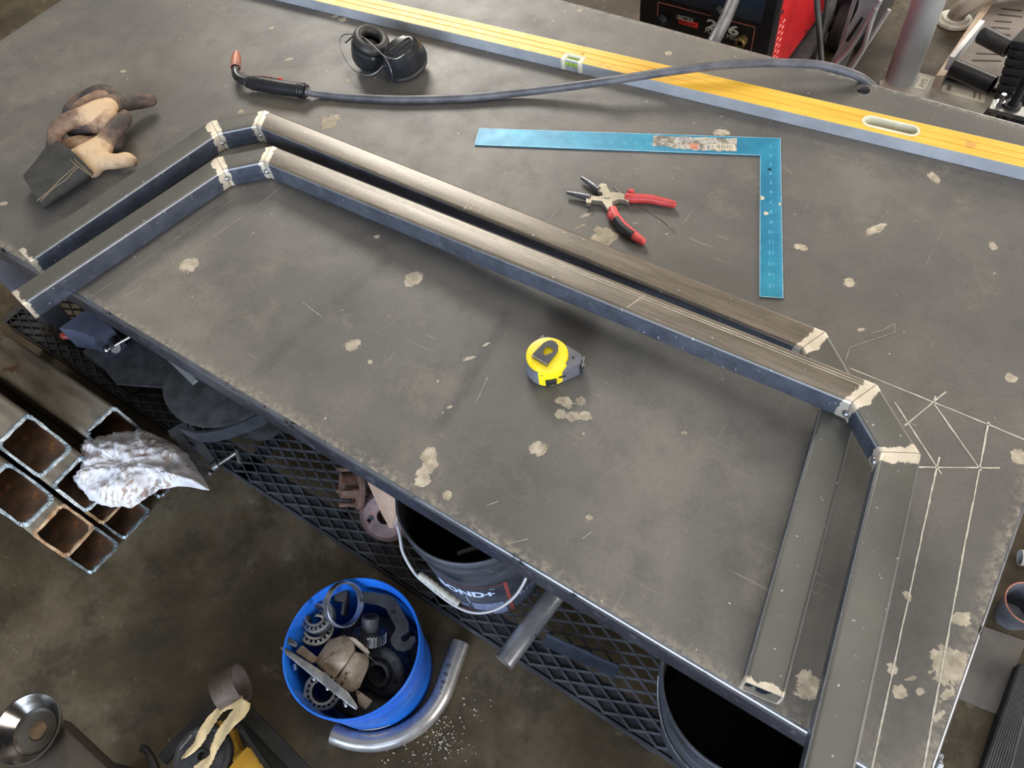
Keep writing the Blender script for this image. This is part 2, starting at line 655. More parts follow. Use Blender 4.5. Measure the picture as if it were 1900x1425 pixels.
    for (o, dz) in ((0.0024, 0.0006), (0.0044, 0.0022), (0.0055, 0.0050), (0.0058, 0.0125)):
        cur = []
        for i in per:
            x, y, z = vl[i]
            ox = (o if x >= x1 - 1e-6 else (-o if x <= x0 + 1e-6 else 0))
            oy = (o if y >= y1 - 1e-6 else (-o if y <= y0 + 1e-6 else 0))
            cur.append(len(vl))
            vl.append((x + ox, y + oy, T - dz))
        for a in range(len(per)):
            c = (a + 1) % len(per)
            fl_.append((prev[a], cur[a], cur[c], prev[c]))
        prev = cur
    u = len(vl)
    vl += [(x0, y0, T - 0.0125), (x1, y0, T - 0.0125), (x1, y1, T - 0.0125), (x0, y1, T - 0.0125)]
    fl_.append((u + 3, u + 2, u + 1, u))
    me = bpy.data.meshes.new('tabletop')
    me.from_pydata(vl, [], fl_)
    me.materials.append(M_PLATE)
    me.materials.append(M_EDGE)
    me.polygons.foreach_set('material_index', [0] * nface + [1] * (len(fl_) - nface))
    for nm, arr in (('bare', bare), ('tone', tone), ('rim', rim)):
        at_ = me.attributes.new(nm, 'FLOAT', 'POINT')
        full = np.zeros(len(vl), np.float32)
        full[:arr.size] = arr.ravel()
        if nm == 'rim':
            full[arr.size:] = 0.5
        at_.data.foreach_set('value', full)
    me.polygons.foreach_set('use_smooth', [True] * len(me.polygons))
    me.set_sharp_from_angle(angle=math.radians(40))
    o = bpy.data.objects.new('tabletop', me)
    COL.objects.link(o)
    o.parent = table
    return o


table_top()
# steel channel under the plate on all sides
mb = MB()
mb.box((0, TY0 + 0.027 - 0.8985, TT - 0.0125 - 0.0425), (TX1 - TX0 - 0.006, 0.050, 0.084), bev=0.004)
mb.build('front_rail', M_RAIL, table)
mb = MB()
mb.box((0, TY1 - 0.027 - 0.8985, TT - 0.0125 - 0.0425), (TX1 - TX0 - 0.006, 0.050, 0.084), bev=0.004)
mb.build('back_rail', M_RAIL, table)
for xx in (TX0 + 0.027, TX1 - 0.027, -1.0):
    mb = MB()
    mb.box((xx + 0.988, 0, TT - 0.0125 - 0.0425), (0.050, TY1 - TY0 - 0.11, 0.084), bev=0.004)
    mb.build('side_rail', M_RAIL, table)
M_LEG = mat('grey_leg_paint', S(74, 74, 80), S(96, 95, 100), 8, 0.5)
SH = 0.140                      # top of the expanded-metal shelf
for xx, yy in ((0.20, TY0 + 0.40), (0.2, TY1 - 0.06), (-2.06, TY0 + 0.06), (-2.15, TY1 - 0.06)):
    mb = MB()
    mb.box((xx + 0.988, yy - 0.8985, (TT - 0.088) / 2), (0.063, 0.063, TT - 0.090), bev=0.006)
    mb.build('leg', M_LEG, table)

mb = MB()
mb.box((0, TY1 - 0.03 - 0.8985, 0.44), (TX1 - TX0 - 0.20, 0.004, 0.58))
mb.build('back_light_block', M_BLACKSTEEL, table, smooth=0)  # unseen sheet added to block light from behind the table
mb = MB()
mb.box((TX0 + 0.03 + 0.988, 0.02, 0.44), (0.004, TY1 - TY0 - 0.20, 0.58))
mb.build('end_light_block', M_BLACKSTEEL, table, smooth=0)  # second added sheet, keeps the space under the table dark


def shelf():
    fr = MB()
    x0, x1, y0, y1 = -2.30, 0.09, 0.274, 1.40
    for (a, b) in (((x0, y0), (x1, y0)), ((x0, y1), (x1, y1))):
        fr.box(((a[0] + b[0]) / 2, a[1], SH - 0.026), (x1 - x0, 0.006, 0.040))
        fr.box(((a[0] + b[0]) / 2, a[1] + (0.030 if a[1] < 1 else -0.030), SH - 0.0085), (x1 - x0, 0.060, 0.005))
    for x in (x0, -1.25, -0.6, x1):
        fr.box((x, (y0 + y1) / 2, SH - 0.0085), (0.04, y1 - y0, 0.005))
    sh = fr.build('shelf_frame', M_BLACKSTEEL, table, world=True)
    for x in (-0.052, -1.0, -2.24):
        lg = MB()
        lg.box((x, y0 + 0.032, (SH - 0.05) / 2), (0.045, 0.045, SH - 0.05), bev=0.004)
        lg.build('shelf_leg', bpy.data.materials['grey_leg_paint'], table, world=True)
    # expanded metal: diamond lattice of flat strands
    W, H = 0.062, 0.028
    st, th = 0.0048, 0.0036
    ms = MB()
    nxc = int((x1 - x0) / W)
    nyc = int((y1 - y0) / H)
    vs, fs = [], []
    for j in range(nyc):
        y = y0 + 0.002 + j * H
        for i in range(nxc):
            x = x0 + i * W
            for (p, q) in (((x, y + H / 2), (x + W / 2, y + H)), ((x + W / 2, y + H), (x + W, y + H / 2)), ((x, y + H / 2), (x + W / 2, y)), ((x + W / 2, y), (x + W, y + H / 2))):
                d = Vector((q[0] - p[0], q[1] - p[1])).normalized()
                n = Vector((-d.y, d.x)) * (st / 2)
                z1 = SH
                b = len(vs)
                tz = 0.0016
                vs += [(p[0] - n.x, p[1] - n.y, z1 - tz), (q[0] - n.x, q[1] - n.y, z1 - tz), (q[0] + n.x, q[1] + n.y, z1), (p[0] + n.x, p[1] + n.y, z1)]
                vs += [(v[0], v[1], v[2] - th) for v in vs[b:b + 4]]
                fs += [(b, b + 1, b + 2, b + 3), (b + 7, b + 6, b + 5, b + 4), (b, b + 4, b + 5, b + 1), (b + 2, b + 6, b + 7, b + 3)]
    ms.add(vs, fs)
    ms.build('expanded_mesh', M_BLACKSTEEL, table, world=True, smooth=0)


shelf()

# scribed layout lines on the plate: thin soapstone lines
M_CHALK = mat('soapstone_line', S(172, 165, 150), S(205, 198, 184), 120, 0.8)
M_FAINT = mat('faint_scratch', S(134, 128, 116), S(160, 152, 138), 120, 0.7)


def lines(name, segs, wd, m):
    mb = MB()
    for s in segs:
        P = [at(p[0], p[1], TT) for p in s]
        # break into short wobbling pieces
        for a, b in zip(P[:-1], P[1:]):
            n = max(2, int((b - a).length / 0.012))
            d = (b - a).normalized()
            nr = Vector((-d.y, d.x, 0))
            vs, fs = [], []
            for i in range(n + 1):
                c = a.lerp(b, i / n)
                h = wd * random.uniform(0.32, 0.62)
                c += nr * random.uniform(-1, 1) * wd * 0.12
                vs += [c + nr * h + Vector((0, 0, 0.0004)), c - nr * h + Vector((0, 0, 0.0004))]
                if i:
                    fs.append((2 * i - 2, 2 * i - 1, 2 * i + 1, 2 * i))
            mb.add(vs, fs)
    return mb.build(name, m, table, world=True, smooth=0, kind='stuff')


lines('scribe_lines', [[(1576.6, 683.3), (1731.5, 746.2), (1833.7, 787.7), (1905, 818)], [(1755, 727), (1678.8, 790)], [(1736, 735), (1732, 748)],
                       [(1733.8, 750.7), (1821, 874)], [(1659.7, 746.2), (1747, 879.8)], [(1834, 783), (1812, 900), (1792, 1000), (1783, 1050), (1752.6, 1213), (1713, 1428)],
                       [(1743, 848), (1738.3, 866.7), (1709, 1000), (1698.6, 1050), (1656.5, 1244.7), (1617, 1428)], [(1705, 867), (1855, 868.6)]], 0.0022, M_CHALK)
lines('faint_scratches', [[(1669.8, 777.6), (1702, 791)], [(1615, 619), (1640, 612), (1659.7, 600), (1659.7, 617), (1576.6, 645), (1568.7, 670)],
                          [(162, 556), (359, 420), (430, 372)], [(202, 571), (340, 478), (480, 382), (522, 346)], [(884, 745), (905, 700)], [(1440, 300), (1470, 322)],
                          [(1080, 1000), (1100, 985)], [(900, 940), (925, 930)], [(940, 1010), (980, 1000)], [(1250, 155), (1300, 150)], [(560, 560), (600, 590)], [(700, 620), (740, 590)],
                          [(1500, 1300), (1520, 1290)], [(1640, 1065), (1652, 1085)], [(1220, 410), (1252, 432)]], 0.0014, M_FAINT)

# ------------------------------------------------------------------ the two tube frames
def frame_material(name, warm):
    k = NT(name)
    mp = k.n('ShaderNodeMapping')
    mp.inputs['Scale'].default_value = (1.0, 9.0, 9.0)
    k.l(k.tc.outputs['Object'], mp.inputs['Vector'])
    n1 = k.noise(5, 6, 0.6)
    n2 = k.noise(14, 6, 0.65, vec=mp.outputs[0])
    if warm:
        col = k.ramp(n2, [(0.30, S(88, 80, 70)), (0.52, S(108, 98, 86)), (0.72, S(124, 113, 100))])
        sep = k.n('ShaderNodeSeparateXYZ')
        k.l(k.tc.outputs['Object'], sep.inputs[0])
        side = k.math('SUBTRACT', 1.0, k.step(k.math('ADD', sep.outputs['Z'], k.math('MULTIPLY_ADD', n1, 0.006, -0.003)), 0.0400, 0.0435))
        col = k.mix(side, col, k.ramp(k.noise(26, 6, 0.7), [(0.35, S(62, 66, 75)), (0.65, S(84, 88, 97))]))  # warm top colour paints in the ceiling's reflection, sides stay bluish
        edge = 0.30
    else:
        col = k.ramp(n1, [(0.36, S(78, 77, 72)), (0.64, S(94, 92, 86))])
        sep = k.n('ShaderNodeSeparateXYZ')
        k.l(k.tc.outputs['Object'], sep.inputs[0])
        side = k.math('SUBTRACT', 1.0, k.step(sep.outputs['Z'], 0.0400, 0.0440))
        col = k.mix(side, col, k.ramp(k.noise(26, 6, 0.7), [(0.35, S(50, 55, 65)), (0.65, S(72, 77, 88))]))  # lighter tops over bluish sides: reflected light put into the colour
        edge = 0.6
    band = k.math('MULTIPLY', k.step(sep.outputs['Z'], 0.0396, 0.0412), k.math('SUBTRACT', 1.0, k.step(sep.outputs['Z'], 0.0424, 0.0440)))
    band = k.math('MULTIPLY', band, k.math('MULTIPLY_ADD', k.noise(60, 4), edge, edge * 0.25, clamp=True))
    col = k.mix(band, col, S(168, 172, 180))  # painted highlight along the rounded upper corners
    fl_ = k.step(k.noise(150, 3, 0.5), 0.70, 0.73)
    col = k.mix(k.math('MULTIPLY', fl_, 0.8), col, S(170, 172, 176))
    g = k.math('MINIMUM', k.attr('g0'), k.attr('g1'))
    g = k.math('SUBTRACT', g, k.math('MULTIPLY_ADD', k.noise(40, 6, 0.7), 0.034, -0.014))
    mask = k.math('SUBTRACT', 1.0, k.step(g, 0.0095, 0.0115))
    col = k.mix(mask, col, k.ramp(k.noise(45, 4), [(0.3, S(196, 186, 168)), (0.7, S(222, 212, 196))]))
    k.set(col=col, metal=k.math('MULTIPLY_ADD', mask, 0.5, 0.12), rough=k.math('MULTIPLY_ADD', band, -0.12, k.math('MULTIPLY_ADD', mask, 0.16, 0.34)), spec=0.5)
    k.bump(k.noise(220, 4), 0.06, 0.001)
    return k.m


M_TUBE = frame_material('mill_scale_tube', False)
M_TUBE_WARM = frame_material('ceiling_tinted_tube', True)
FW, FH, FL, FD, FLEG, FA, FS = 0.050, 0.0453, 1.2369, 0.120, 0.4686, 0.7613, 0.1543


def offset_poly(P, w_):
    n = []
    for a, b in zip(P[:-1], P[1:]):
        d = (b - a).normalized()
        n.append(Vector((d.y, -d.x)))
    out = []
    for i in range(len(P)):
        if i == 0:
            out.append(P[0] + n[0] * w_)
        elif i == len(P) - 1:
            out.append(P[-1] + n[-1] * w_)
        else:
            b = (n[i - 1] + n[i]).normalized()
            out.append(P[i] + b * (w_ / b.dot(n[i])))
    return out


def rrect(w_, h_, r, k=4):
    """Rounded rectangle, u in 0..w, z in 0..h."""
    out = []
    for cx, cy, a in ((w_ - r, r, -PI / 2), (w_ - r, h_ - r, 0), (r, h_ - r, PI / 2), (r, r, PI)):
        out += [(cx + r * math.cos(a + PI / 2 * i / k), cy + r * math.sin(a + PI / 2 * i / k)) for i in range(k + 1)]
    return out


def tube_frame(label, loc, rot, leg_r=FLEG, leg_l=FLEG):
    root = thing('welded_frame', label, 'steel frame', loc, rot, None)
    B = Vector((FL / 2, 0))
    C = B + Vector((math.cos(FA), -math.sin(FA))) * FD
    D = C + Vector((math.sin(FS), -math.cos(FS))) * leg_r
    C2 = Vector((-C.x, C.y))
    D2 = C2 + Vector((-math.sin(FS), -math.cos(FS))) * leg_l
    P = [D2, C2, Vector((-B.x, 0)), B, C, D]
    I = offset_poly(P, FW)
    so = rrect(FW, FH, 0.006)
    si = [(0.0032 + u, 0.0032 + z) for u, z in rrect(FW - 0.0064, FH - 0.0064, 0.0035)]
    names = ['leg_tube', 'corner_tube', 'long_tube', 'corner_tube', 'leg_tube']
    for s in range(5):
        a0, a1, b0, b1 = P[s], I[s], P[s + 1], I[s + 1]
        d = (b0 - a0).normalized() * 0.0005
        L = (b0 - a0).length
        vs, fs, g0, g1 = [], [], [], []
        n = len(so)
        for sec in (so, si):
            for (p, q, e) in ((a0, a1, 0), (b0, b1, 1)):
                for u, z in sec:
                    c = p.lerp(q, u / FW) + (d if e == 0 else -d)
                    vs.append((c.x, c.y, z))
                    t0, t1 = (0.0, L) if e == 0 else (L, 0.0)
                    if s in (1, 2, 3):
                        pass
                    off0 = 0.012 if s == 0 else 0.0     # free ends are ground less
                    off1 = 0.012 if s == 4 else 0.0
                    g0.append(t0 + off0 * 0.5)
                    g1.append(t1 + off1 * 0.5)
        for j in range(n):
            k = (j + 1) % n
            fs.append((j, k, n + k, n + j))
            fs.append((2 * n + j, 3 * n + j, 3 * n + k, 2 * n + k))
            fs.append((j, 2 * n + j, 2 * n + k, k))
            fs.append((n + j, n + k, 3 * n + k, 3 * n + j))
        mb = MB()
        mb.add(vs, fs)
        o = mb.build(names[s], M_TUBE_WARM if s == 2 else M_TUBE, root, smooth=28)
        for nm, arr in (('g0', g0), ('g1', g1)):
            A = o.data.attributes.new(nm, 'FLOAT', 'POINT')
            A.data.foreach_set('value', arr)
    # weld tacks on the inner faces of the four mitres
    for i in (1, 2, 3, 4):
        mb = MB()
        rr = random.uniform(0.0055, 0.0072)
        mb.sphere((I[i].x, I[i].y, FH * random.uniform(0.42, 0.55)), rr, 12, (1, 1, 0.9))
        mb.build('weld_tack', M_STEEL, root)
    return root, P, I


rear, RP, RI = tube_frame('farther steel tube frame lying flat on the table behind its twin', (-0.6971, 0.8344, TT + 0.0005), (0, 0, 0.0037))
front, FP, FI_ = tube_frame('nearer steel tube frame stacked over the right leg of its twin', (-0.5952, 0.7460, TT + 0.0262), (-0.0244, -0.0387, -0.0074))


def frame_marks(root, name, segs, w_, m, local=False):
    T = (Matrix.Translation(root.location) @ root.rotation_euler.to_matrix().to_4x4()).inverted()
    for a, b in segs:
        if not local:
            zz = root.location.z + FH
            a, b = T @ at(a[0], a[1], zz), T @ at(b[0], b[1], zz)
        a, b = Vector((a[0], a[1], 0)), Vector((b[0], b[1], 0))
        d = (b - a).normalized()
        n = max(1, int((b - a).length / .03))
        nr = Vector((-d.y, d.x, 0))
        vs, fs = [], []
        for i in range(n + 1):
            c = a.lerp(b, i / n)
            h = w_ * random.uniform(.35, .6)
            for s_ in (h, -h):
                q = c + nr * s_
                vs.append((q.x, q.y, FH + .00025))
            if i:
                fs.append((2 * i - 2, 2 * i - 1, 2 * i + 1, 2 * i))
        mb = MB()
        mb.add(vs, fs)
        mb.build(name, m, root, smooth=0)


M_SCR = mat('bright_scribe', S(168, 158, 140), S(206, 196, 178), 60, .5)
frame_marks(front, 'scribe_line', [((-.600, -.0105), (.600, -.0105)), ((-.600, -.0150), (.600, -.0150))], .0013, M_SCR, True)
for g_, ps in ((rear, [((861, 388), (877, 366)), ((900, 397), (916, 379)), ((872, 388), (881, 380)), ((888, 393), (897, 384))]), (front, [((1163, 571), (1196, 548)), ((643, 356), (652, 348))])):
    # marks sit on the raised top of the tube where the photograph shows them
    T = (Matrix.Translation(g_.location) @ g_.rotation_euler.to_matrix().to_4x4())
    Ti = T.inverted()
    out_ = []
    for a, b in ps:
        r = []
        for q in (a, b):
            o_, d_ = CAM_LOC, _R @ Vector(((q[0] - 950.0) / FPX, -(q[1] - 712.5) / FPX, -1.0))
            lo, ld = Ti @ o_, Ti.to_3x3() @ d_
            t_ = (FH - lo.z) / ld.z
            r.append(lo + ld * t_)
        out_.append(tuple(r))
    frame_marks(g_, 'layout_mark', out_, .0016, M_SCR, True)

# ------------------------------------------------------------------ shared shape tools
def boolean(o, cutters, op='DIFFERENCE'):
    for i, c in enumerate(cutters):
        m = o.modifiers.new('cut', 'BOOLEAN')
        m.operation = op
        m.object = c
        m.solver = 'EXACT'
    bpy.context.view_layer.update()
    me = bpy.data.meshes.new_from_object(o.evaluated_get(bpy.context.evaluated_depsgraph_get()))
    o.modifiers.clear()
    old = o.data
    o.data = me
    me.name = old.name
    for c in cutters:
        bpy.data.objects.remove(c)
    return o


def remeshed(name, chains, m, parent, voxel=0.0035, smooth=4, blobs=(), attr='dark', noise_amp=0.0, noise_scale=30):
    """Soft continuous surface grown round several chains of (points, radii, value)."""
    mb = MB()
    for pts, rs, val in chains:
        P = catmull(pts, 5)
        R = np.interp(np.linspace(0, 1, len(P)), np.linspace(0, 1, len(rs)), rs)
        mb.sweep(P, list(R), n=12)
        mb.sphere(P[0], R[0], 12)
        mb.sphere(P[-1], R[-1], 12)
    for c, r, s in blobs:
        mb.sphere(c, r, 16, s)
    me = bpy.data.meshes.new(name)
    off = parent.location if parent is not None else Vector((0, 0, 0))
    me.from_pydata([(a - off.x, b - off.y, c - off.z) for a, b, c in mb.v], [], mb.f)
    o = bpy.data.objects.new(name, me)
    COL.objects.link(o)
    r = o.modifiers.new('r', 'REMESH')
    r.mode = 'VOXEL'
    r.voxel_size = voxel
    s = o.modifiers.new('s', 'SMOOTH')
    s.iterations = smooth
    s.factor = 0.5
    bpy.context.view_layer.update()
    me2 = bpy.data.meshes.new_from_object(o.evaluated_get(bpy.context.evaluated_depsgraph_get()))
    o.modifiers.clear()
    o.data = me2
    me2.name = name
    n = len(me2.vertices)
    co = np.zeros(n * 3)
    me2.vertices.foreach_get('co', co)
    co = co.reshape(-1, 3) + np.array(off)
    best = np.full(n, 9.0)
    val_ = np.zeros(n)
    for pts, rs, val in chains:
        P = catmull(pts, 4)
        vv = val if isinstance(val, (list, tuple)) else [val, val]
        V = np.interp(np.linspace(0, 1, len(P)), np.linspace(0, 1, len(vv)), vv)
        R = np.interp(np.linspace(0, 1, len(P)), np.linspace(0, 1, len(rs)), rs)
        for p, q, rr in zip(P, V, R):
            d = np.linalg.norm(co - np.array(p), axis=1) / rr
            b = d < best
            best = np.where(b, d, best)
            val_ = np.where(b, q, val_)
    if noise_amp:
        for i, v in enumerate(me2.vertices):
            c = Vector(co[i])
            k = mnoise.fractal(c * noise_scale, 0.8, 2.0, 4)
            v.co += v.normal * k * noise_amp
    A = me2.attributes.new(attr, 'FLOAT', 'POINT')
    A.data.foreach_set('value', val_)
    me2.materials.clear()
    me2.materials.append(m)
    me2.polygons.foreach_set('use_smooth', [True] * len(me2.polygons))
    o.parent = parent
    return o


def zpx(ox, oy, s):
    """Reader for points noted on an enlarged crop of the photograph."""
    return lambda x, y: (ox + x * s, oy + y * s)


# ------------------------------------------------------------------ long spirit level
M_YELLOW = mat('yellow_enamel', S(222, 170, 46), S(236, 186, 66), 18, 0.42, 0.0, 0.05, 300, c3=S(206, 150, 66), s3=26, t3=0.62, stretch=(0.4, 3, 3))
M_GREYRAIL = mat('grey_anodised_rail', S(158, 162, 168), S(178, 181, 186), 12, 0.42, 0.1, 0.05, 300)
M_CREAM = mat('cream_plastic', S(208, 204, 180), S(226, 222, 202), 20, 0.45)
M_GROOVE = flat('groove_dirt', S(150, 104, 42), 0.7)
lp = at(1060, 113, TT + 0.026)
LANG = math.atan2(0.085, 0.978)
lev = thing('spirit_level', 'long yellow spirit level lying along the back of the table', 'level', (lp.x, lp.y, TT), (0, 0, LANG))
LX0, LX1, LWD, LHT = -0.99, 0.99, 0.058, 0.026


def mk_level():
    mb = MB()
    for y0 in (0.0, LWD - 0.0045):
        mb.box(((LX0 + LX1) / 2, y0 + 0.00225, LHT / 2 - 0.0003), (LX1 - LX0, 0.0045, LHT - 0.0006))
        mb.build('edge_rail', M_GREYRAIL, lev, smooth=0)
        mb = MB()
    # web with two long grooves
    prof = [(0.0006, 0.0245), (0.0012, 0.026), (0.0195, 0.026), (0.0200, 0.0248), (0.0212, 0.0248), (0.0217, 0.026), (0.0365, 0.026), (0.0370, 0.0248),
            (0.0382, 0.0248), (0.0387, 0.026), (LWD - 0.0012, 0.026), (LWD - 0.0006, 0.0245), (LWD - 0.006, 0.020), (0.006, 0.020)]
    vs = [(LX0, y, z) for y, z in prof] + [(LX1, y, z) for y, z in prof]
    n = len(prof)
    fs = [(i, (i + 1) % n, n + (i + 1) % n, n + i) for i in range(n)] + [tuple(range(n)), tuple(range(n, 2 * n))[::-1]]
    mb.add(vs, fs)
    web = mb.build('web', M_YELLOW, lev, smooth=25)
    cut = MB()

    def stadium(cx, cy, l, r, k=10):
        out = [(cx + l / 2 + r * math.cos(a), cy + r * math.sin(a)) for a in np.linspace(-PI / 2, PI / 2, k)]
        return out + [(cx - l / 2 + r * math.cos(a), cy + r * math.sin(a)) for a in np.linspace(PI / 2, 1.5 * PI, k)]
    hq = at(1650, 240, TT + 0.026) - Vector((lp.x, lp.y, TT))
    hx = hq.x * math.cos(LANG) + hq.y * math.sin(LANG)
    hcs = [hx]
    for h in hcs:
        cut.prism(stadium(h, 0.0285, 0.074, 0.0125), 0.0, 0.05)
    cut.box((0.0, 0.009, 0.024), (0.036, 0.024, 0.02))
    c = cut.build('cutter', M_YELLOW, None, smooth=0)
    c.parent = lev
    bpy.context.view_layer.update()
    boolean(web, [c])
    for h in hcs:
        g = MB()
        g.prism(stadium(h, 0.0285, 0.074, 0.0165), 0.0235, 0.0272, holes=[stadium(h, 0.0285, 0.074, 0.0118)])
        g.prism(stadium(h, 0.0285, 0.074, 0.0126), 0.002, 0.0236, holes=[stadium(h, 0.0285, 0.074, 0.0118)])
        g.build('hand_hole_grommet', M_CREAM, lev)
    # vial block let into the front edge
    v = MB()
    v.box((-0.0205, 0.010, 0.0140), (0.011, 0.027, 0.0272), bev=0.003)
    v.box((0.0205, 0.010, 0.0140), (0.011, 0.027, 0.0272), bev=0.003)
    v.box((0.0, 0.0200, 0.0140), (0.034, 0.007, 0.0272), bev=0.003)
    vb = v.build('vial_block', M_CREAM, lev)
    k = NT('green_vial_liquid')
    k.set(col=S(190, 222, 84), rough=0.12, spec=0.6, trans=0.35, ior=1.33)
    v = MB()
    v.cyl((-0.0150, 0.0070, 0.0165), (0.0150, 0.0070, 0.0165), 0.0082, n=20)
    vi = v.build('vial', k.m, vb)
    for x in (-0.005, 0.005):
        r = MB()
        r.lathe([(0.0083, -0.0004), (0.0086, 0), (0.0083, 0.0004)], frame((x, 0.0070, 0.0165), (1, 0, 0)), 20)
        r.build('vial_line', M_BLACKPLASTIC, vi)
    text_part('52', 'printed_number', M_GROOVE, 0.009, Matrix.Translation((0.012, 0.031, 0.0262)), lev, 0.0001)


mk_level()

# ------------------------------------------------------------------ blue framing square
M_BLUE = mat('blue_anodised', S(18, 112, 146), S(34, 138, 168), 9, 0.40, 0.15, 0.04, 300, c3=S(96, 176, 212), s3=70, t3=0.66)
M_TICK = flat('pale_blue_mark', S(96, 176, 216), 0.5)
oc = at(1448, 256.5, TT + 0.003)
SQA = 0.4116667
sq = thing('framing_square', 'blue steel framing square lying flat between pliers and level', 'square', (oc.x, oc.y, TT), (0, 0, SQA))


def mk_square():
    mb = MB()
    mb.prism([(0, 0), (-0.610, 0), (-0.610, -0.0508), (-0.0381, -0.0508), (-0.0381, -0.4064), (0, -0.4064)], 0.0003, 0.0030)
    bl = mb.build('blade', M_BLUE, sq, smooth=0)
    c = MB()
    p = at(1428, 314, TT + 0.003) - Vector((oc.x, oc.y, TT))
    cx, cy = p.x * math.cos(SQA) + p.y * math.sin(SQA), -p.x * math.sin(SQA) + p.y * math.cos(SQA)
    c.cyl((cx, cy, -0.01), (cx, cy, 0.02), 0.0036)
    cu = c.build('cutter', M_BLUE, sq)
    bpy.context.view_layer.update()
    boolean(bl, [cu])
    # bright worn edges
    e = MB()
    t = 0.0012
    for (a, b) in (((0, 0), (-0.61, 0)), ((-0.61, 0), (-0.61, -0.0508)), ((-0.61, -0.0508), (-0.0381, -0.0508)), ((-0.0381, -0.0508), (-0.0381, -0.4064)), ((-0.0381, -0.4064), (0, -0.4064)), ((0, -0.4064), (0, 0))):
        A, B_ = Vector((*a, 0.0027)), Vector((*b, 0.0027))
        e.sweep([A, B_], 0, sq=(t, 0.0010))
    e.build('worn_edge', mat('edge_wear', S(110, 168, 200), S(170, 196, 206), 40, 0.5, 0.3), sq, smooth=0, kind='stuff')
    # graduations and numbers
    g = MB()
    for i in range(1, 16 * 8):
        y = -i * 0.0254 / 8
        l = 0.011 if i % 8 == 0 else (0.007 if i % 4 == 0 else 0.0045)
        g.box((-0.001 - l / 2, y, 0.00305), (l, 0.0005, 0.0001))
    for i in range(1, 23 * 4):
        x = -i * 0.0254 / 4 - 0.04
        if -0.16 > x > -0.56:
            l = 0.010 if i % 4 == 0 else 0.005
            g.box((x, -0.0492 + l / 2, 0.00305), (0.0005, l, 0.0001))
    g.build('graduations', M_TICK, sq, smooth=0, kind='stuff')
    for i in range(1, 16):
        text_part(str(i), 'inch_number', M_TICK, 0.012, Matrix.Translation((-0.0185, -i * 0.0254, 0.00302)) @ Matrix.Rotation(PI, 4, 'Z'), sq, 0.00005)
    for i in range(6, 22):
        text_part(str(i), 'inch_number', M_TICK, 0.011, Matrix.Translation((-i * 0.0254, -0.030, 0.00302)), sq, 0.00005)
    # worn paper label
    k = NT('worn_paper_label')
    n = k.noise(70, 6, 0.7)
    base = k.ramp(n, [(0.34, S(96, 92, 86)), (0.46, S(132, 124, 112)), (0.56, S(190, 184, 172)), (0.66, S(96, 98, 104))])
    k.set(col=base, rough=0.7)
    lx0, lx1 = -0.247, -0.083
    pts = []
    for x in np.linspace(lx0, lx1, 22):
        pts.append((x, -0.0035 - random.uniform(0, 0.003)))
    for x in np.linspace(lx1, lx0, 22):
        pts.append((x, -0.0405 - random.uniform(0, 0.006) + (0.010 * max(0, (-0.17 - x) / 0.08))))
    l = MB()
    l.prism(pts, 0.003, 0.0032)
    lab = l.build('paper_label', k.m, sq, smooth=0, label='torn grey and white paper label with barcode')
    b = MB()
    b.prism([(-0.126, -0.023), (-0.086, -0.023), (-0.086, -0.0405), (-0.127, -0.0395)], 0.0032, 0.00335)
    bc = b.build('barcode_patch', flat('label_paper', S(206, 196, 176), 0.7), lab, smooth=0)
    b = MB()
    x = -0.123
    while x < -0.089:
        w_ = random.choice((0.0006, 0.0010, 0.0015))
        b.box((x, -0.031, 0.0034), (w_, 0.012, 0.0001))
        x += w_ + random.choice((0.0008, 0.0013))
    b.build('barcode', flat('barcode_ink', S(120, 112, 100), 0.7), lab, smooth=0, kind='stuff')
    b = MB()
    b.prism([(-0.176, -0.025), (-0.158, -0.024), (-0.158, -0.041), (-0.172, -0.040)], 0.0032, 0.00335)
    b.build('orange_patch', mat('faded_orange_print', S(206, 150, 120), S(176, 96, 70), 120, 0.7), lab, smooth=0)
    b = MB()
    b.lathe([(0.0075, 0.0032), (0.0095, 0.0034), (0.0095, 0.0032)], Matrix.Translation((-0.186, -0.013, 0)) @ Matrix.Diagonal((1, .65, 1, 1)), 20)
    b.build('oval_mark', flat('faded_blue_print', S(110, 112, 140), 0.7), lab, smooth=0)
    # a few paint chips on the tongue
    for px, py, r in ((1413, 368, 0.008), (1421, 395, 0.007), (1447, 379, 0.005)):
        q = at(px, py, TT + .003) - Vector((oc.x, oc.y, TT))
        cx, cy = q.x * math.cos(SQA) + q.y * math.sin(SQA), -q.x * math.sin(SQA) + q.y * math.cos(SQA)
        cx = min(cx, -r * .5)
        c = MB()
        c.prism([(cx + (r * random.uniform(.35, 1)) * math.cos(a), cy + (r * random.uniform(.35, 1)) * math.sin(a)) for a in np.linspace(0, 2 * PI, 11)[:-1]], 0.003, 0.0032)
        c.build('paint_chip', flat('chip_metal', S(196, 190, 172), 0.6), sq, smooth=0)


mk_square()

# ------------------------------------------------------------------ welding pliers and a cut wire
M_PLIER = mat('satin_plier_steel', S(142, 134, 118), S(172, 164, 146), 24, 0.42, 0.55, 0.1, 400)
M_REDGRIP = mat('red_dipped_grip', S(178, 52, 50), S(206, 78, 76), 16, 0.40)
plp = at(1125, 372, TT)
pl = thing('welding_pliers', 'open welding pliers with red and grey handles beside the blue square', 'pliers', (plp.x, plp.y, TT))


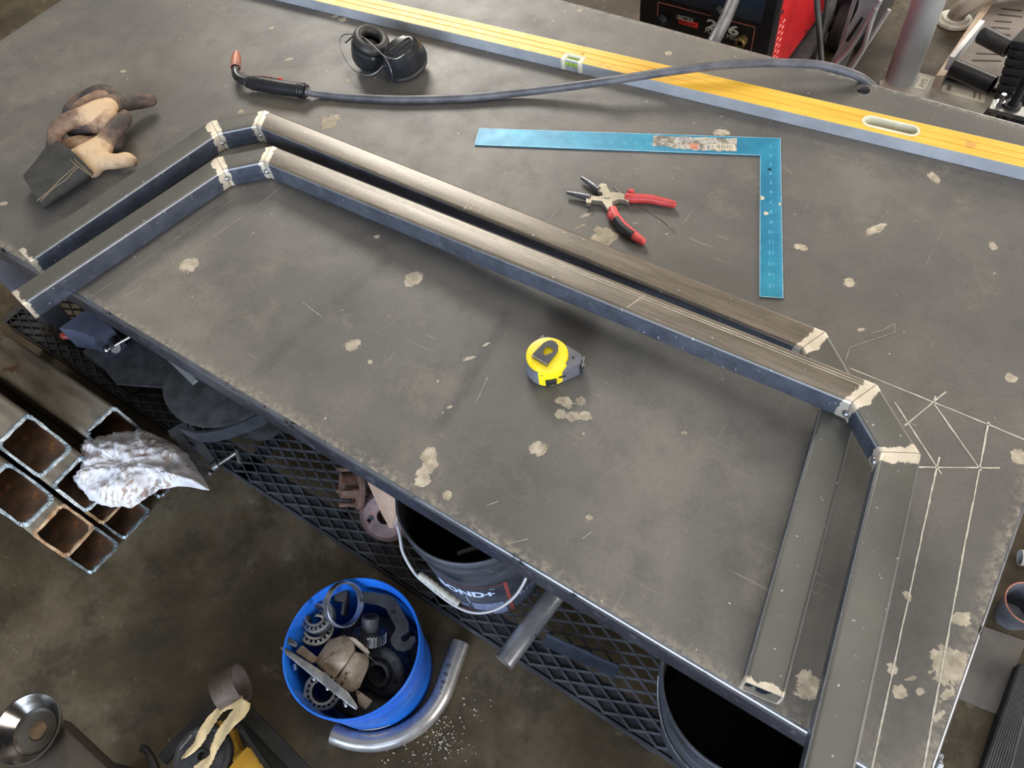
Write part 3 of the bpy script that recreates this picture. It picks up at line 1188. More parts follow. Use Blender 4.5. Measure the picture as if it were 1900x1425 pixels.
def mk_pliers():
    Z = zpx(1000, 300, 0.15789)

    def poly(pts, z):
        return [tuple((at(*Z(*p), TT + z) - pl.location).to_2d()) for p in pts]
    A = [(665, 300), (735, 252), (795, 262), (800, 300), (840, 358), (860, 430), (862, 510), (915, 562), (815, 568), (740, 462), (755, 405), (742, 360), (700, 345), (672, 318)]
    B_ = [(555, 402), (590, 380), (628, 398), (690, 407), (755, 395), (840, 358), (950, 364), (1040, 397), (1060, 478), (1000, 446), (930, 440), (862, 468), (745, 462), (620, 450), (608, 486), (553, 476)]
    for nm, pts, z0, z1 in (('hammer_jaw', A, 0.002, 0.0130), ('plate_jaw', B_, 0.0015, 0.0125)):
        mb = MB()
        mb.prism(poly(pts, z1), z0, z1)
        mb.build(nm, M_PLIER, pl, smooth=0)
    # long tapering noses
    for nm, pts in (('upper_nose', [(700, 338), (640, 290), (575, 238), (502, 188)]), ('lower_nose', [(600, 425), (520, 405), (430, 383), (330, 362)])):
        P = [at(*Z(*p), TT + 0.0095) for p in pts]
        mb = MB()
        mb.sweep(P, [0.0068, 0.0062, 0.0050, 0.0032], n=10)
        mb.build(nm, mat('grey_jaw_steel', S(84, 84, 88), S(120, 120, 124), 40, .35, .6), pl, world=True)
    mb = MB()
    q = at(*Z(800, 405), TT + 0.0130)
    mb.cyl(q - Vector((0, 0, .006)), q + Vector((0, 0, .0012)), 0.0062, n=18)
    mb.build('pivot', M_PLIER, pl, world=True)
    # grips
    for nm, pts, rs in (('upper_grip', [(1015, 415), (1090, 430), (1200, 432), (1320, 442), (1450, 470), (1575, 500)], [.0085, .0092, .0090, .0085, .0080, .0070]),
                        ('lower_grip', [(862, 555), (890, 640), (960, 735), (1050, 815), (1140, 885), (1215, 935)], [.0085, .0098, .0095, .0090, .0085, .0070])):
        P = catmull([at(*Z(*p), TT + 0.0095) for p in pts], 4)
        R = list(np.interp(np.linspace(0, 1, len(P)), np.linspace(0, 1, 6), rs))
        mb = MB()
        mb.sweep(P, R, n=14)
        mb.sphere(P[-1], R[-1], 12)
        g = mb.build(nm, M_REDGRIP, pl, world=True)
        mb = MB()
        lug = (1082, 362) if nm == 'upper_grip' else (842, 630)
        c = at(*Z(*lug), TT + 0.0100)
        mb.sphere(c, 0.0075, 12, (1, 1, 1.05))
        mb.build('thumb_stop', M_REDGRIP, g, world=True) if False else None
        mb.build('thumb_stop', M_REDGRIP, pl, world=True)
    P = catmull([at(*Z(*p), TT + 0.0125) for p in [(905, 680), (965, 760), (1040, 825), (1105, 868)]], 4)
    mb = MB()
    mb.sweep(P, 0.0080, n=12)
    mb.build('grip_insert', M_BLACKPLASTIC, pl, world=True, label='dark grey rubber insert in the lower handle')
    w_ = thing('filler_wire', 'thin bent steel wire lying under the red plier handle', 'wire', tuple(at(*Z(1280, 575), TT)))
    mb = MB()
    mb.sweep(catmull([at(*Z(*p), TT + 0.0012) for p in [(868, 290), (935, 352), (1040, 440), (1140, 505), (1280, 578), (1380, 640), (1470, 705), (1605, 832)]], 4), 0.0007, n=6)
    mb.build('wire', M_STEEL, w_, world=True)


mk_pliers()

# ------------------------------------------------------------------ tape measure
M_TAPEY = mat('yellow_glossy_plastic', S(236, 206, 18), S(246, 222, 36), 20, 0.34)
M_TAPEG = mat('grey_overmould', S(92, 92, 98), S(112, 112, 118), 16, 0.55, 0.0, 0.1, 400)
Zt = zpx(920, 580, 0.126316)
tc = at(*Zt(752, 610), TT + 0.040)
tm = thing('tape_measure', 'yellow and grey tape measure with black belt clip inside the frames', 'tape measure', (tc.x, tc.y, TT))


def mk_tape():
    R = 0.0375
    loc = lambda p, z: (at(*Zt(*p), TT + z) - tm.location)
    c0 = loc((690, 312), 0.034).to_2d()
    c1 = loc((1262, 605), 0.034).to_2d()
    c2 = loc((1290, 660), 0.034).to_2d()
    c3 = loc((1235, 745), 0.034).to_2d()
    # outline: circle + squared foot toward the hook
    angs = np.linspace(0, 2 * PI, 49)[:-1]
    circ = [Vector((R * math.cos(a), R * math.sin(a))) for a in angs]
    hull_pts = circ + [c0, c1, c2, c3]
    bm = bmesh.new()
    for p in hull_pts:
        bm.verts.new((p.x, p.y, 0))
    r = bmesh.ops.convex_hull(bm, input=bm.verts)
    bm.free()
    P = sorted(set((round(p.x, 6), round(p.y, 6)) for p in hull_pts))

    def half(ps):
        h = []
        for p in ps:
            while len(h) >= 2 and (h[-1][0] - h[-2][0]) * (p[1] - h[-2][1]) - (h[-1][1] - h[-2][1]) * (p[0] - h[-2][0]) <= 0:
                h.pop()
            h.append(p)
        return h
    lo, hi = half(P), half(P[::-1])
    hull = lo[:-1] + hi[:-1]

    def stack(mb, poly, levels):
        """levels: (inset, z) from bottom to top"""
        n = len(poly)
        cx = sum(p[0] for p in poly) / n
        cy = sum(p[1] for p in poly) / n
        vs, fs = [], []
        for ins, z in levels:
            for p in poly:
                d = Vector((p[0] - cx, p[1] - cy))
                d = d * max(0, (1 - ins / d.length))
                vs.append((cx + d.x, cy + d.y, z))
        for k in range(len(levels) - 1):
            for i in range(n):
                j = (i + 1) % n
                fs.append((k * n + i, k * n + j, (k + 1) * n + j, (k + 1) * n + i))
        fs.append(tuple(range(n))[::-1])
        fs.append(tuple(range((len(levels) - 1) * n, len(levels) * n)))
        mb.add(vs, fs)
    mb = MB()
    stack(mb, hull, [(0.003, 0), (0.0005, 0.002), (0, 0.005), (0, 0.030), (0.0012, 0.0335), (0.004, 0.035)])
    mb.build('case', M_TAPEG, tm, smooth=35)
    # raised yellow face on top
    mb = MB()
    face = [(0.0345 * math.cos(a), 0.0345 * math.sin(a)) for a in angs]
    stack(mb, face, [(0, 0.033), (0, 0.0385), (0.0012, 0.0402), (0.0035, 0.0408)])
    mb.build('face_plate', M_TAPEY, tm, smooth=35)
    # yellow wrap on the rounded front, where the lock sits
    d_front = (loc((860, 1100), 0.020).to_2d())
    a_c = math.atan2(d_front.y, d_front.x)
    mb = MB()
    prof = [(R - 0.004, 0.003), (R + 0.0006, 0.004), (R + 0.0009, 0.008), (R + 0.0009, 0.034), (R - 0.0006, 0.0385), (R - 0.006, 0.0402)]
    mb.lathe(prof, None, 24, a_c - 0.60, a_c + 0.78)
    mb.build('front_wrap', M_TAPEY, tm, smooth=40)
    mb = MB()
    T = Matrix.Rotation(a_c - 0.02, 4, 'Z')
    mb.box((R + 0.0022, -0.002, 0.0165), (0.005, 0.018, 0.013), T, bev=0.0012)
    mb.box((R + 0.0046, -0.006, 0.0165), (0.002, 0.002, 0.012), T)
    mb.build('lock_button', M_BLACKPLASTIC, tm)
    mb = MB()
    mb.box((R + 0.0006, 0.016, 0.0225), (0.0016, 0.012, 0.0022), Matrix.Rotation(a_c + 0.02, 4, 'Z'))
    mb.build('lock_slot', M_BLACKPLASTIC, tm, smooth=0)
    # belt clip
    Zc = lambda p: tuple(loc(p, 0.046).to_2d())
    arc = [(560, 590), (700, 450), (760, 418), (820, 408), (880, 435), (918, 490), (912, 560), (862, 640), (762, 762)]
    hole = [Zc(p) for p in [(690, 590), (705, 545), (740, 505), (800, 505), (850, 545), (830, 590), (770, 612), (720, 635)]]
    mb = MB()
    mb.prism([Zc(p) for p in arc] + [Zc((532, 632))], 0.0452, 0.0468, holes=[hole])
    mb.build('belt_clip', M_BLACKSTEEL, tm, smooth=0)
    a, b = Vector(Zc((532, 632))), Vector(Zc((760, 768)))
    mb = MB()
    d = (b - a)
    mb.box(((a.x + b.x) / 2, (a.y + b.y) / 2, 0.0435), (d.length, 0.0022, 0.0068), rot=(0, 0, math.atan2(d.y, d.x)))
    mb.build('clip_bend', M_STEEL, tm, smooth=0)
    # screws
    for p in ((730, 337), (1132, 662), (680, 915)):
        z = 0.035 if p[1] < 800 else 0.0335
        q = loc(p, z)
        mb = MB()
        mb.cyl((q.x, q.y, z - 0.0004), (q.x, q.y, z + 0.0005), 0.0025, n=12)
        mb.cyl((q.x, q.y, z), (q.x, q.y, z + 0.0007), 0.0014, n=6)
        mb.build('screw', M_DARKSTEEL, tm)
    # steel hook at the mouth
    q = (c2 + c3) / 2
    dv = (c3 - c1).normalized()
    nrm = Vector((-dv.y, dv.x))
    if nrm.dot(q) < 0:
        nrm = -nrm
    q = q + nrm * 0.0025
    an = math.atan2(dv.y, dv.x)
    mb = MB()
    mb.box((q.x, q.y, 0.018), (0.0018, 0.0016, 0.030), rot=(0, 0, an))
    mb.box((q.x, q.y, 0.030), (0.020, 0.0016, 0.004), rot=(0, 0, an))
    mb.box((q.x, q.y, 0.010), (0.018, 0.0016, 0.006), rot=(0, 0, an))
    mb.build('end_hook', M_CHROME, tm, smooth=0)
    mb = MB()
    mb.box((q.x - nrm.x * .0025, q.y - nrm.y * .0025, 0.018), (0.016, 0.004, 0.018), rot=(0, 0, an))
    mb.build('blade_mouth', M_BLACKPLASTIC, tm, smooth=0)


mk_tape()

# ------------------------------------------------------------------ welding gun with its cable
M_CABLE = mat('grey_rubber_cable', S(74, 75, 80), S(100, 100, 106), 20, 0.42)
M_COPPER = mat('heat_stained_copper', S(138, 84, 66), S(170, 112, 90), 40, 0.5, 0.15, c3=S(120, 92, 84), s3=50, t3=0.6)
Zg = zpx(400, 80, 0.115789)
gp = at(520, 165, TT)
gun = thing('welding_gun', 'black welding gun with copper nozzle and long grey cable', 'welding gun', (gp.x, gp.y, TT))


def mk_gun():
    g = lambda p, z: at(*Zg(*p), TT + z)
    mb = MB()
    P = catmull([g((320, 400), .026), (g((318, 470), .024)), g((345, 540), .023), g((420, 590), .022), g((520, 620), .021)], 5)
    mb.sweep(P, list(np.linspace(.0085, .0095, len(P))), n=14)
    mb.build('neck', M_DARKSTEEL, gun, world=True)
    mb = MB()
    a, b = g((318, 395), .026), g((338, 165), .031)
    d = b - a
    mb.lathe([(0.0100, 0), (0.0118, 0.001), (0.0115, d.length * .55), (0.0100, d.length * .85), (0.0082, d.length), (0.0060, d.length), (0.0060, d.length * .4)], frame(a, d), 20)
    mb.build('nozzle', M_COPPER, gun, world=True)
    mb = MB()
    P = [g(p, .021) for p in [(500, 615), (545, 630), (600, 640), (760, 665), (950, 700), (1150, 730), (1330, 755), (1400, 765), (1440, 772)]]
    mb.sweep(P, [.0105, .0130, .0160, .0165, .0170, .0165, .0160, .0165, .0150], n=18)
    mb.build('handle', M_BLACKPLASTIC, gun, world=True)
    for i, x in enumerate((520, 1360, 1405)):
        mb = MB()
        p = g((x, 622 if x < 600 else 760 + (x - 1360) * .15), .021)
        mb.lathe([(0.0172 if x > 600 else .0128, -.0025), (0.0180 if x > 600 else .0140, 0), (0.0172 if x > 600 else .0128, .0025)], frame(p, g((1400, 765), .021) - g((600, 640), .021)), 20)
        mb.build('collar', M_BLACKPLASTIC, gun, world=True)
    mb = MB()
    P = [g(p, .024) for p in [(640, 545), (800, 560), (930, 578), (1010, 590)]]
    mb.sweep(P, [.004, .006, .006, .004], n=10)
    mb.build('trigger', mat('dark_red_plastic', S(92, 62, 58), S(112, 70, 64), 20, 0.5), gun, world=True)
    mb = MB()
    mb.sphere(g((1035, 590), .024), .0065, 12)
    mb.build('trigger_tip', flat('red_plastic', S(190, 74, 60), 0.45), gun, world=True)
    mb = MB()
    p = g((1480, 715), .027)
    mb.lathe([(0.0065, -.0012), (0.0077, 0), (0.0065, .0012), (.0055, 0), (.0065, -.0012)], frame(p, g((1500, 780), .021) - g((1400, 765), .021) + Vector((0, 0, .01))), 16)
    mb.build('hanging_ring', M_BLACKPLASTIC, gun, world=True)
    cab = [(1435, 772, .020), (1560, 800, .014), (1750, 830, .0095)]
    P = [g((a, b), c) for a, b, c in cab]
    P += [at(a, b, TT + c) for a, b, c in [(660, 181, .0092), (740, 184.5, .0092), (850, 182, .0095), (960, 172, .012), (1060, 160, .024), (1130, 150, .036), (1200, 139, .042), (1270, 129, .048), (1340, 121, .050),
                                           (1405, 117, .046), (1465, 117, .038), (1515, 120, .032), (1550, 127, .026), (1584, 138, .017), (1604, 149, .004)]]
    e = P[-1]
    P += [e + Vector((.035, .012, -.030)), e + Vector((.06, .025, -.08)), e + Vector((.10, .060, -.22)), e + Vector((.12, .12, -.45)), e + Vector((.05, .16, -.72)), e + Vector((-.1, .22, -.825))]
    P = catmull(P, 6)
    mb = MB()
    mb.sweep(P, 0.0088, n=14)
    mb.build('cable', M_CABLE, gun, world=True)


mk_gun()

# ------------------------------------------------------------------ earmuffs
M_MUFF = mat('glossy_black_shell', S(22, 23, 26), S(40, 42, 46), 14, 0.22, 0.0, 0.0, 300)
M_PAD = mat('black_ear_cushion', S(34, 33, 32), S(52, 50, 48), 20, 0.5, 0.0, 0.2, 200)
ep = at(700, 100, TT)
em = thing('earmuffs', 'black folding earmuffs with thin wire headband', 'earmuffs', (ep.x, ep.y, TT))


def mk_muffs():
    cx, cy, cz = _R @ Vector((1, 0, 0)), _R @ Vector((0, 1, 0)), _R @ Vector((0, 0, 1))
    Zm = zpx(560, 0, 0.126316)
    # cup 1: cushion facing the viewer's upper right
    n1 = (cz * 0.78 + cx * 0.30 + cy * 0.52).normalized()
    c1 = at(*Zm(1000, 690), TT + .046)
    M1 = frame(c1, n1, cx) @ Matrix.Diagonal((1.02, 1.22, 1.2, 1))
    mb = MB()
    mb.lathe([(0, -.036), (.018, -.0355), (.030, -.032), (.036, -.024), (.040, -.010), (.0415, .002), (.0385, .006), (.0300, .006)], M1, 36)
    cup = mb.build('ear_cup', M_MUFF, em, world=True, smooth=30)
    mb = MB()
    prof = [(.030 + .0105 * math.cos(a), .0145 + .0105 * math.sin(a)) for a in np.linspace(0, 2 * PI, 17)]
    mb.lathe(prof, M1, 36)
    mb.build('cushion', M_PAD, cup, world=True, smooth=60)
    mb = MB()
    mb.sphere((0, 0, -.004), .026, 20, (1, 1, .45), M1)
    mb.build('foam_liner', mat('dark_foam', S(58, 60, 62), S(80, 82, 84), 40, 0.5), cup, world=True, smooth=60)
    # cup 2: shell up
    n2 = (cz * 0.86 - cx * 0.16 + cy * 0.30).normalized()
    c2 = at(*Zm(1500, 840), TT + .040)
    ax = (cx * 0.72 + cy * 0.62)
    M2 = frame(c2, n2, ax) @ Matrix.Diagonal((1.30, 1.02, 1, 1))
    mb = MB()
    mb.lathe([(0, .0335), (.020, .033), (.027, .031), (.0325, .026), (.0375, .012), (.0400, -.004), (.0405, -.016), (.037, -.019), (.028, -.019)], M2, 40)
    cup2 = mb.build('ear_cup', M_MUFF, em, world=True, smooth=24)
    mb = MB()
    prof = [(.0285 + .010 * math.cos(a), -.0270 + .0095 * math.sin(a)) for a in np.linspace(0, 2 * PI, 17)]
    mb.lathe(prof, M2, 36)
    mb.build('cushion', M_PAD, cup2, world=True, smooth=60)
    mb = MB()
    st = [(.018 + .0055 * math.cos(a), .0055 * math.sin(a), .0338) for a in np.linspace(-PI / 2, PI / 2, 8)] + [(-.014 + .0055 * math.cos(a), .0055 * math.sin(a), .0338) for a in np.linspace(PI / 2, 1.5 * PI, 8)]
    mb.sweep([M2 @ Vector(q) for q in st], .0013, n=6, closed=True)
    mb.build('slider_channel', M_MUFF, cup2, world=True)
    # wire band
    wire = [(1500, 800, .074), (1400, 860, .074), (1290, 855, .072), (1210, 825, .072), (1120, 745, .074), (1010, 635, .080), (900, 550, .082), (790, 505, .074), (690, 500, .060), (600, 520, .050), (560, 600, .040), (590, 760, .034),
            (680, 930, .028), (780, 1040, .024), (900, 1098, .022), (1010, 1100, .024), (1110, 1050, .030), (1195, 960, .038)]
    mb = MB()
    mb.sweep(catmull([at(*Zm(a, b), TT + c) for a, b, c in wire], 5), .0013, n=8)
    mb.build('wire_band', M_STEEL, em, world=True)
    wire = [(640, 630, .036), (700, 580, .046), (760, 520, .058), (830, 440, .066), (850, 400, .062)]
    mb = MB()
    mb.sweep(catmull([at(*Zm(a, b), TT + c) for a, b, c in wire], 5), .0016, n=8)
    mb.build('wire_hook', M_DARKSTEEL, em, world=True)
    wire = [(1210, 830, .070), (1275, 940, .060), (1318, 1060, .046), (1328, 1150, .030), (1310, 1215, .018)]
    mb = MB()
    mb.sweep(catmull([at(*Zm(a, b), TT + c) for a, b, c in wire], 5), .0015, n=8)
    mb.build('wire_end', M_STEEL, em, world=True)


mk_muffs()

# ------------------------------------------------------------------ leather welding gloves
def glove_material(name, pale, mid, dark):
    k = NT(name)
    n = k.noise(22, 6, 0.65)
    d = k.math('ADD', k.attr('dark'), k.math('MULTIPLY_ADD', n, 0.9, -0.45))
    d = k.math('ADD', d, k.math('MULTIPLY_ADD', k.noise(75, 5, 0.7), 0.35, -0.175))
    col = k.ramp(d, [(0.10, pale), (0.42, mid), (0.72, dark)])
    k.set(col=col, rough=0.72, spec=0.3)
    k.bump(k.math('ADD', k.noise(60, 5, 0.6), k.math('MULTIPLY', k.noise(350, 3), 0.5)), 0.35, 0.002)
    return k.m


M_GLOVE = glove_material('worn_leather', S(196, 168, 134), S(128, 102, 84), S(64, 58, 56))
M_CUFF = mat('black_canvas_cuff', S(38, 37, 34), S(56, 54, 50), 20, 0.8, 0.0, 0.4, 500)
M_STITCH = flat('tan_thread', S(150, 128, 98), 0.8)
Zv = zpx(30, 150, 0.17544)


def V(x, y, z):
    return at(*Zv(x, y), TT + z)


def mk_gloves():
    gp_ = V(600, 880, 0)
    g1 = thing('welding_glove', 'leather glove with black gauntlet cuff, lower one of the pair', 'glove', (gp_.x, gp_.y, TT), group=None)
    # cuff: flattened tube, open at the near end
    rings = []
    for (lx, ly, rx, ry, h) in ((98, 1030, 300, 1355, .046), (150, 985, 400, 1285, .050), (240, 900, 590, 1165, .054), (345, 800, 760, 1070, .064), (470, 725, 835, 1005, .066)):
        a, b = V(lx, ly, .022), V(rx, ry, .020)
        rings.append((a, b, h))
    for inner in (0,):
        vs, fs = [], []
        n = 24
        for sc in (1.0, 0.94):
            for a, b, h in rings:
                c = (a + b) / 2
                u = (b - a) / 2 * sc
                for i in range(n):
                    t = 2 * PI * i / n
                    p = c + u * math.cos(t)
                    z = h / 2 * (1 + math.sin(t) * sc * (0.95 if math.sin(t) > 0 else 1.0))
                    vs.append((p.x, p.y, TT + 0.001 + z))
        R = len(rings)
        for base, flip in ((0, False), (R * n, True)):
            for k in range(R - 1):
                for i in range(n):
                    j = (i + 1) % n
                    q = (base + k * n + i, base + k * n + j, base + (k + 1) * n + j, base + (k + 1) * n + i)
                    fs.append(q[::-1] if flip else q)
        for i in range(n):
            j = (i + 1) % n
            fs.append((i, j, R * n + j, R * n + i))
        mb = MB()
        mb.add(vs, fs)
        mb.build('cuff', M_CUFF, g1, world=True, smooth=60)
    # stitching lines
    mb = MB()
    for path in ([(215, 1270, .049), (330, 1180, .053), (450, 1060, .057), (560, 960, .060), (640, 890, .060)], [(260, 1270, .047), (400, 1130, .053), (520, 1050, .057), (600, 960, .060), (665, 905, .060)],
                 [(490, 750, .052), (570, 830, .059), (640, 895, .060), (730, 960, .055), (810, 1015, .045)], [(520, 735, .050), (600, 815, .058), (690, 900, .058), (780, 975, .049), (835, 1005, .040)]):
        mb.sweep(catmull([V(*p) for p in path], 4), .0006, n=5)
    mb.build('stitching', M_STITCH, g1, world=True, kind='stuff')
    # palm, thumb and fingers of the lower glove
    ch = [([V(650, 850, .028), V(760, 810, .032), V(860, 740, .036), V(930, 670, .038)], [.026, .030, .027, .022], [0.12, 0.05, 0.1, .3]),
          ([V(790, 900, .024), V(860, 850, .028), V(960, 850, .026), V(1080, 850, .026), V(1170, 835, .024), V(1225, 850, .020)], [.026, .024, .018, .016, .017, .013], [0.02, 0.02, 0.02, 0.12, 0.05, .25]),
          ([V(900, 700, .038), V(980, 600, .044), V(1060, 500, .048), V(1130, 420, .048), V(1155, 370, .046)], [.021, .020, .0195, .018, .014], [.2, .6, .72, .7, .65]),
          ([V(990, 640, .030), V(1040, 690, .026), V(1060, 660, .024), V(1100, 560, .026)], [.016, .015, .014, .013], .75),
          ([V(600, 720, .028), V(700, 700, .030), V(790, 690, .032), V(860, 660, .030)], [.026, .026, .022, .018], [.42, .35, .4, .5]),
          ([V(800, 640, .020), V(880, 560, .020), V(950, 480, .020)], [.016, .015, .013], .7)]
    remeshed('hand', ch, M_GLOVE, g1, voxel=.0038, smooth=4)
    # upper glove: crumpled, back of the hand up, fingers hanging over the first
    gp2 = V(900, 350, 0)
    g2 = thing('welding_glove', 'crumpled brown leather glove lying on top of the gauntlet glove', 'glove', (gp2.x, gp2.y, TT))
    ch = [([V(1010, 250, .058), V(1120, 240, .046), V(1240, 225, .036), V(1340, 212, .030), V(1425, 205, .026)], [.021, .0185, .0175, .017, .014], [.6, .68, .7, .7, .72]),
          ([V(985, 270, .062), V(880, 290, .070), V(740, 350, .074), V(600, 405, .072), V(480, 470, .066), V(415, 570, .056), V(420, 680, .046), V(435, 735, .040)], [.019, .019, .0185, .0185, .0185, .0175, .016, .0135],
           [.05, .02, .12, .45, .52, .60, .68, .72]),
          ([V(960, 330, .056), V(985, 400, .050), V(940, 470, .046), V(870, 480, .044), V(800, 430, .048)], [.018, .021, .023, .021, .017], [.15, .25, .32, .36, .4]),
          ([V(830, 480, .044), V(740, 500, .042), V(640, 505, .040), V(580, 530, .036)], [.019, .019, .017, .013], [.45, .80, .86, .86]),
          ([V(1040, 190, .054), V(960, 155, .056), V(870, 160, .056), V(760, 195, .052), V(660, 230, .046), V(570, 310, .036), V(535, 370, .028)], [.018, .024, .024, .021, .018, .015, .011], [.72, .75, .74, .72, .6, .72, .78]),
          ([V(900, 230, .058), V(800, 270, .058), V(690, 320, .054)], [.026, .026, .022], [.5, .45, .5]),
          ([V(380, 560, .040), V(352, 680, .034), V(350, 770, .034), V(380, 840, .050)], [.010, .008, .007, .004], .8)]
    remeshed('hand', ch, M_GLOVE, g2, voxel=.0038, smooth=3)


mk_gloves()

# ------------------------------------------------------------------ stack of rusty square tubes, lower left
M_TUBEOUT = mat('weathered_square_tube', S(108, 98, 84), S(160, 148, 130), 7, 0.50, 0.2, 0.2, 220, c3=S(118, 88, 62), s3=14, t3=0.62, stretch=(0.6, 3, 3))
M_TUBEIN = mat('rusty_tube_inside', S(58, 42, 30), S(96, 66, 42), 14, 0.8, 0.0, 0.3, 220, c3=S(140, 88, 44), s3=18, t3=0.60)
M_SAWN = mat('saw_cut_edge', S(120, 134, 142), S(182, 192, 198), 90, 0.40, 0.65, 0.7, 160)
M_SAWRUST = mat('rusty_cut_edge', S(150, 112, 78), S(206, 178, 144), 30, 0.55, 0.3, 0.4, 160)
TSZ = 0.1016


def square_tube(label, xe, y0, z0, slant, rusty=False, length=2.3):
    root = thing('square_tube', label, 'steel tube', (xe, y0 + TSZ / 2, z0), group=None)
    so = [(u - TSZ / 2, z) for u, z in rrect(TSZ, TSZ, 0.0125, 5)]
    k = (TSZ - 0.013) / TSZ
    si = [(u * k, 0.0065 + z * k) for u, z in so]
    n = len(so)
    end = lambda z, j=0.0: -slant * z / TSZ * 1.0 + j
    fr = random.Random(int((y0 + 1) * 1000 + z0 * 77))
    jit = [fr.uniform(-0.003, 0.003) for _ in range(n)]
    mb = MB()
    vs = [(end(z, jit[i]) - 0.003, u, z) for i, (u, z) in enumerate(so)] + [(-length, u, z) for u, z in so]
    fs = [(i, (i + 1) % n, n + (i + 1) % n, n + i) for i in range(n)]
    mb.add(vs, fs)
    mb.k = 1
    vs = [(end(z, jit[i]) - 0.003, u, z) for i, (u, z) in enumerate(si)] + [(-length, u, z) for u, z in si]
    mb.add(vs, fs)
    mb.build('tube_wall', [M_TUBEOUT, M_TUBEIN], root, smooth=30)
    # ragged sawn end
    mb = MB()
    m = 4
    P, Q = [], []
    for i in range(n):
        for t in range(m):
            a, b = so[i], so[(i + 1) % n]
            c, d = si[i], si[(i + 1) % n]
            f = t / m
            o_ = (a[0] + (b[0] - a[0]) * f, a[1] + (b[1] - a[1]) * f)
            i_ = (c[0] + (d[0] - c[0]) * f, c[1] + (d[1] - c[1]) * f)
            ji = jit[i] * (1 - f) + jit[(i + 1) % n] * f
            e1, e2 = fr.uniform(-.0010, .0016), fr.uniform(-.0016, .0012)
            dz = Vector((o_[0], o_[1] - TSZ / 2)).normalized()
            P.append((end(o_[1], ji) + fr.uniform(-.001, .001), o_[0] + dz.x * e1, o_[1] + dz.y * e1 * (0 if o_[1] < .02 else 1)))
            Q.append((end(i_[1], ji) + fr.uniform(-.001, .001), i_[0] + dz.x * e2, i_[1] + dz.y * e2))
    N = len(P)
    vs = P + Q + [(x - 0.006, y, z) for x, y, z in P] + [(x - 0.006, y, z) for x, y, z in Q]
    fs = []
    for i in range(N):
        j = (i + 1) % N
        fs += [(i, j, N + j, N + i), (i, 2 * N + i, 2 * N + j, j), (N + i, N + j, 3 * N + j, 3 * N + i)]
    mb.add(vs, fs)
    mb.build('cut_end', M_SAWRUST if rusty else M_SAWN, root, smooth=0)
    return root


square_tube('square tube nearest the table, top of its row, partly under the white rag', -1.520, 0.1205, 2 * TSZ, 0.050)
square_tube('square tube hidden mostly behind the white rag, middle of the row nearest the table', -1.470, 0.1205, TSZ, 0.030)
square_tube('square tube on the floor below the tip of the white rag', -1.497, 0.1205, 0.0, 0.010)
square_tube('highest square tube of the stack with orange rust inside its open end', -1.560, -0.0195, 3 * TSZ, 0.085)
square_tube('dark square tube under the left end of the rag, third up in the middle row', -1.474, -0.0190, 2 * TSZ, 0.052)
square_tube('rust-edged square tube just below the rag, second up in the middle row', -1.497, -0.0195, TSZ, 0.030, True)
square_tube('square tube with grey rounded end resting on the floor in the middle row', -1.492, -0.0190, 0.0, 0.030)
square_tube('uppermost square tube of the row nearest the viewer, with ragged burnt lower edge', -1.583, -0.1335, 2 * TSZ, 0.100)
square_tube('square tube with orange rusted rim and reddish inside, second up in the near row', -1.508, -0.1330, TSZ, 0.045, True)
square_tube('square tube lying lowest at the front of the stack with bright ragged lower edge', -1.492, -0.1335, 0.0, 0.030)

# ------------------------------------------------------------------ white rag
def mound(name, outline, z0, H, m, parent, ns=36, nr=22, amp=0.010, freq=26, tip=None, flat=0.55, lump=0.0):
    P = [Vector((p[0], p[1], 0)) for p in outline]
    c = sum(P, Vector()) / len(P)
    C = catmull(P, 6, closed=True)
    n = len(C)
    vs, fs = [], []
    for r in range(nr + 1):
        f = r / nr
        for i in range(n):
            p = c.lerp(C[i], f)
            h = H * max(0.0, 1 - f ** 2.6) ** flat
            q = Vector((p.x, p.y, z0 + h))
            w_ = mnoise.ridged_multi_fractal(Vector((p.x, p.y, 0.3 * h)) * freq, 0.9, 2.1, 5, 1.0, 2.0) - 1.0
            w2 = mnoise.fractal(q * freq * 1.7, 0.9, 2.0, 4)
            q.z += (w_ * amp * 0.35 + w2 * amp * 1.1) * (1 - f ** 8)
            q.z += lump * mnoise.fractal(Vector((p.x * 1.0 + 3.1, p.y, .2)) * 13, .8, 2.0, 2) * (1 - f ** 4)
            d = (p - c)
            if d.length > 1e-6:
                q += d.normalized() * w2 * amp * 0.5 * f
            q.z = max(q.z, z0)
            vs.append(tuple(q))
    for r in range(nr):
        for i in range(n):
            j = (i + 1) % n
            fs.append((r * n + i, r * n + j, (r + 1) * n + j, (r + 1) * n + i))
    fs.append(tuple(nr * n + i for i in range(n))[::-1])
    mb = MB()
    mb.add(vs, fs)
    return mb.build(name, m, parent, world=True, smooth=80)


def rag_material():
    k = NT('stained_white_rag')
    wv = k.n('ShaderNodeTexWave')
    wv.inputs['Scale'].default_value = 24
    wv.inputs['Distortion'].default_value = 7
    wv.inputs['Detail'].default_value = 4
    wv.inputs['Detail Scale'].default_value = 1.6
    k.l(k.tc.outputs['Object'], wv.inputs['Vector'])
    st = k.math('MULTIPLY', k.step(wv.outputs['Fac'], 0.50, 0.85), k.step(k.noise(14, 5, 0.7), 0.46, 0.62))
    col = k.ramp(k.noise(12, 5), [(0.35, S(206, 204, 208)), (0.65, S(240, 238, 240))])
    col = k.mix(k.math('MULTIPLY', st, 0.75), col, S(150, 112, 84))
    col = k.mix(k.math('MULTIPLY', k.step(k.noise(17, 6, 0.7), 0.62, 0.68), 0.7), col, S(74, 66, 62))
    k.set(col=col, rough=0.85, spec=0.2)
    k.bump(k.noise(55, 6, 0.7), 0.8, 0.004)
    return k.m


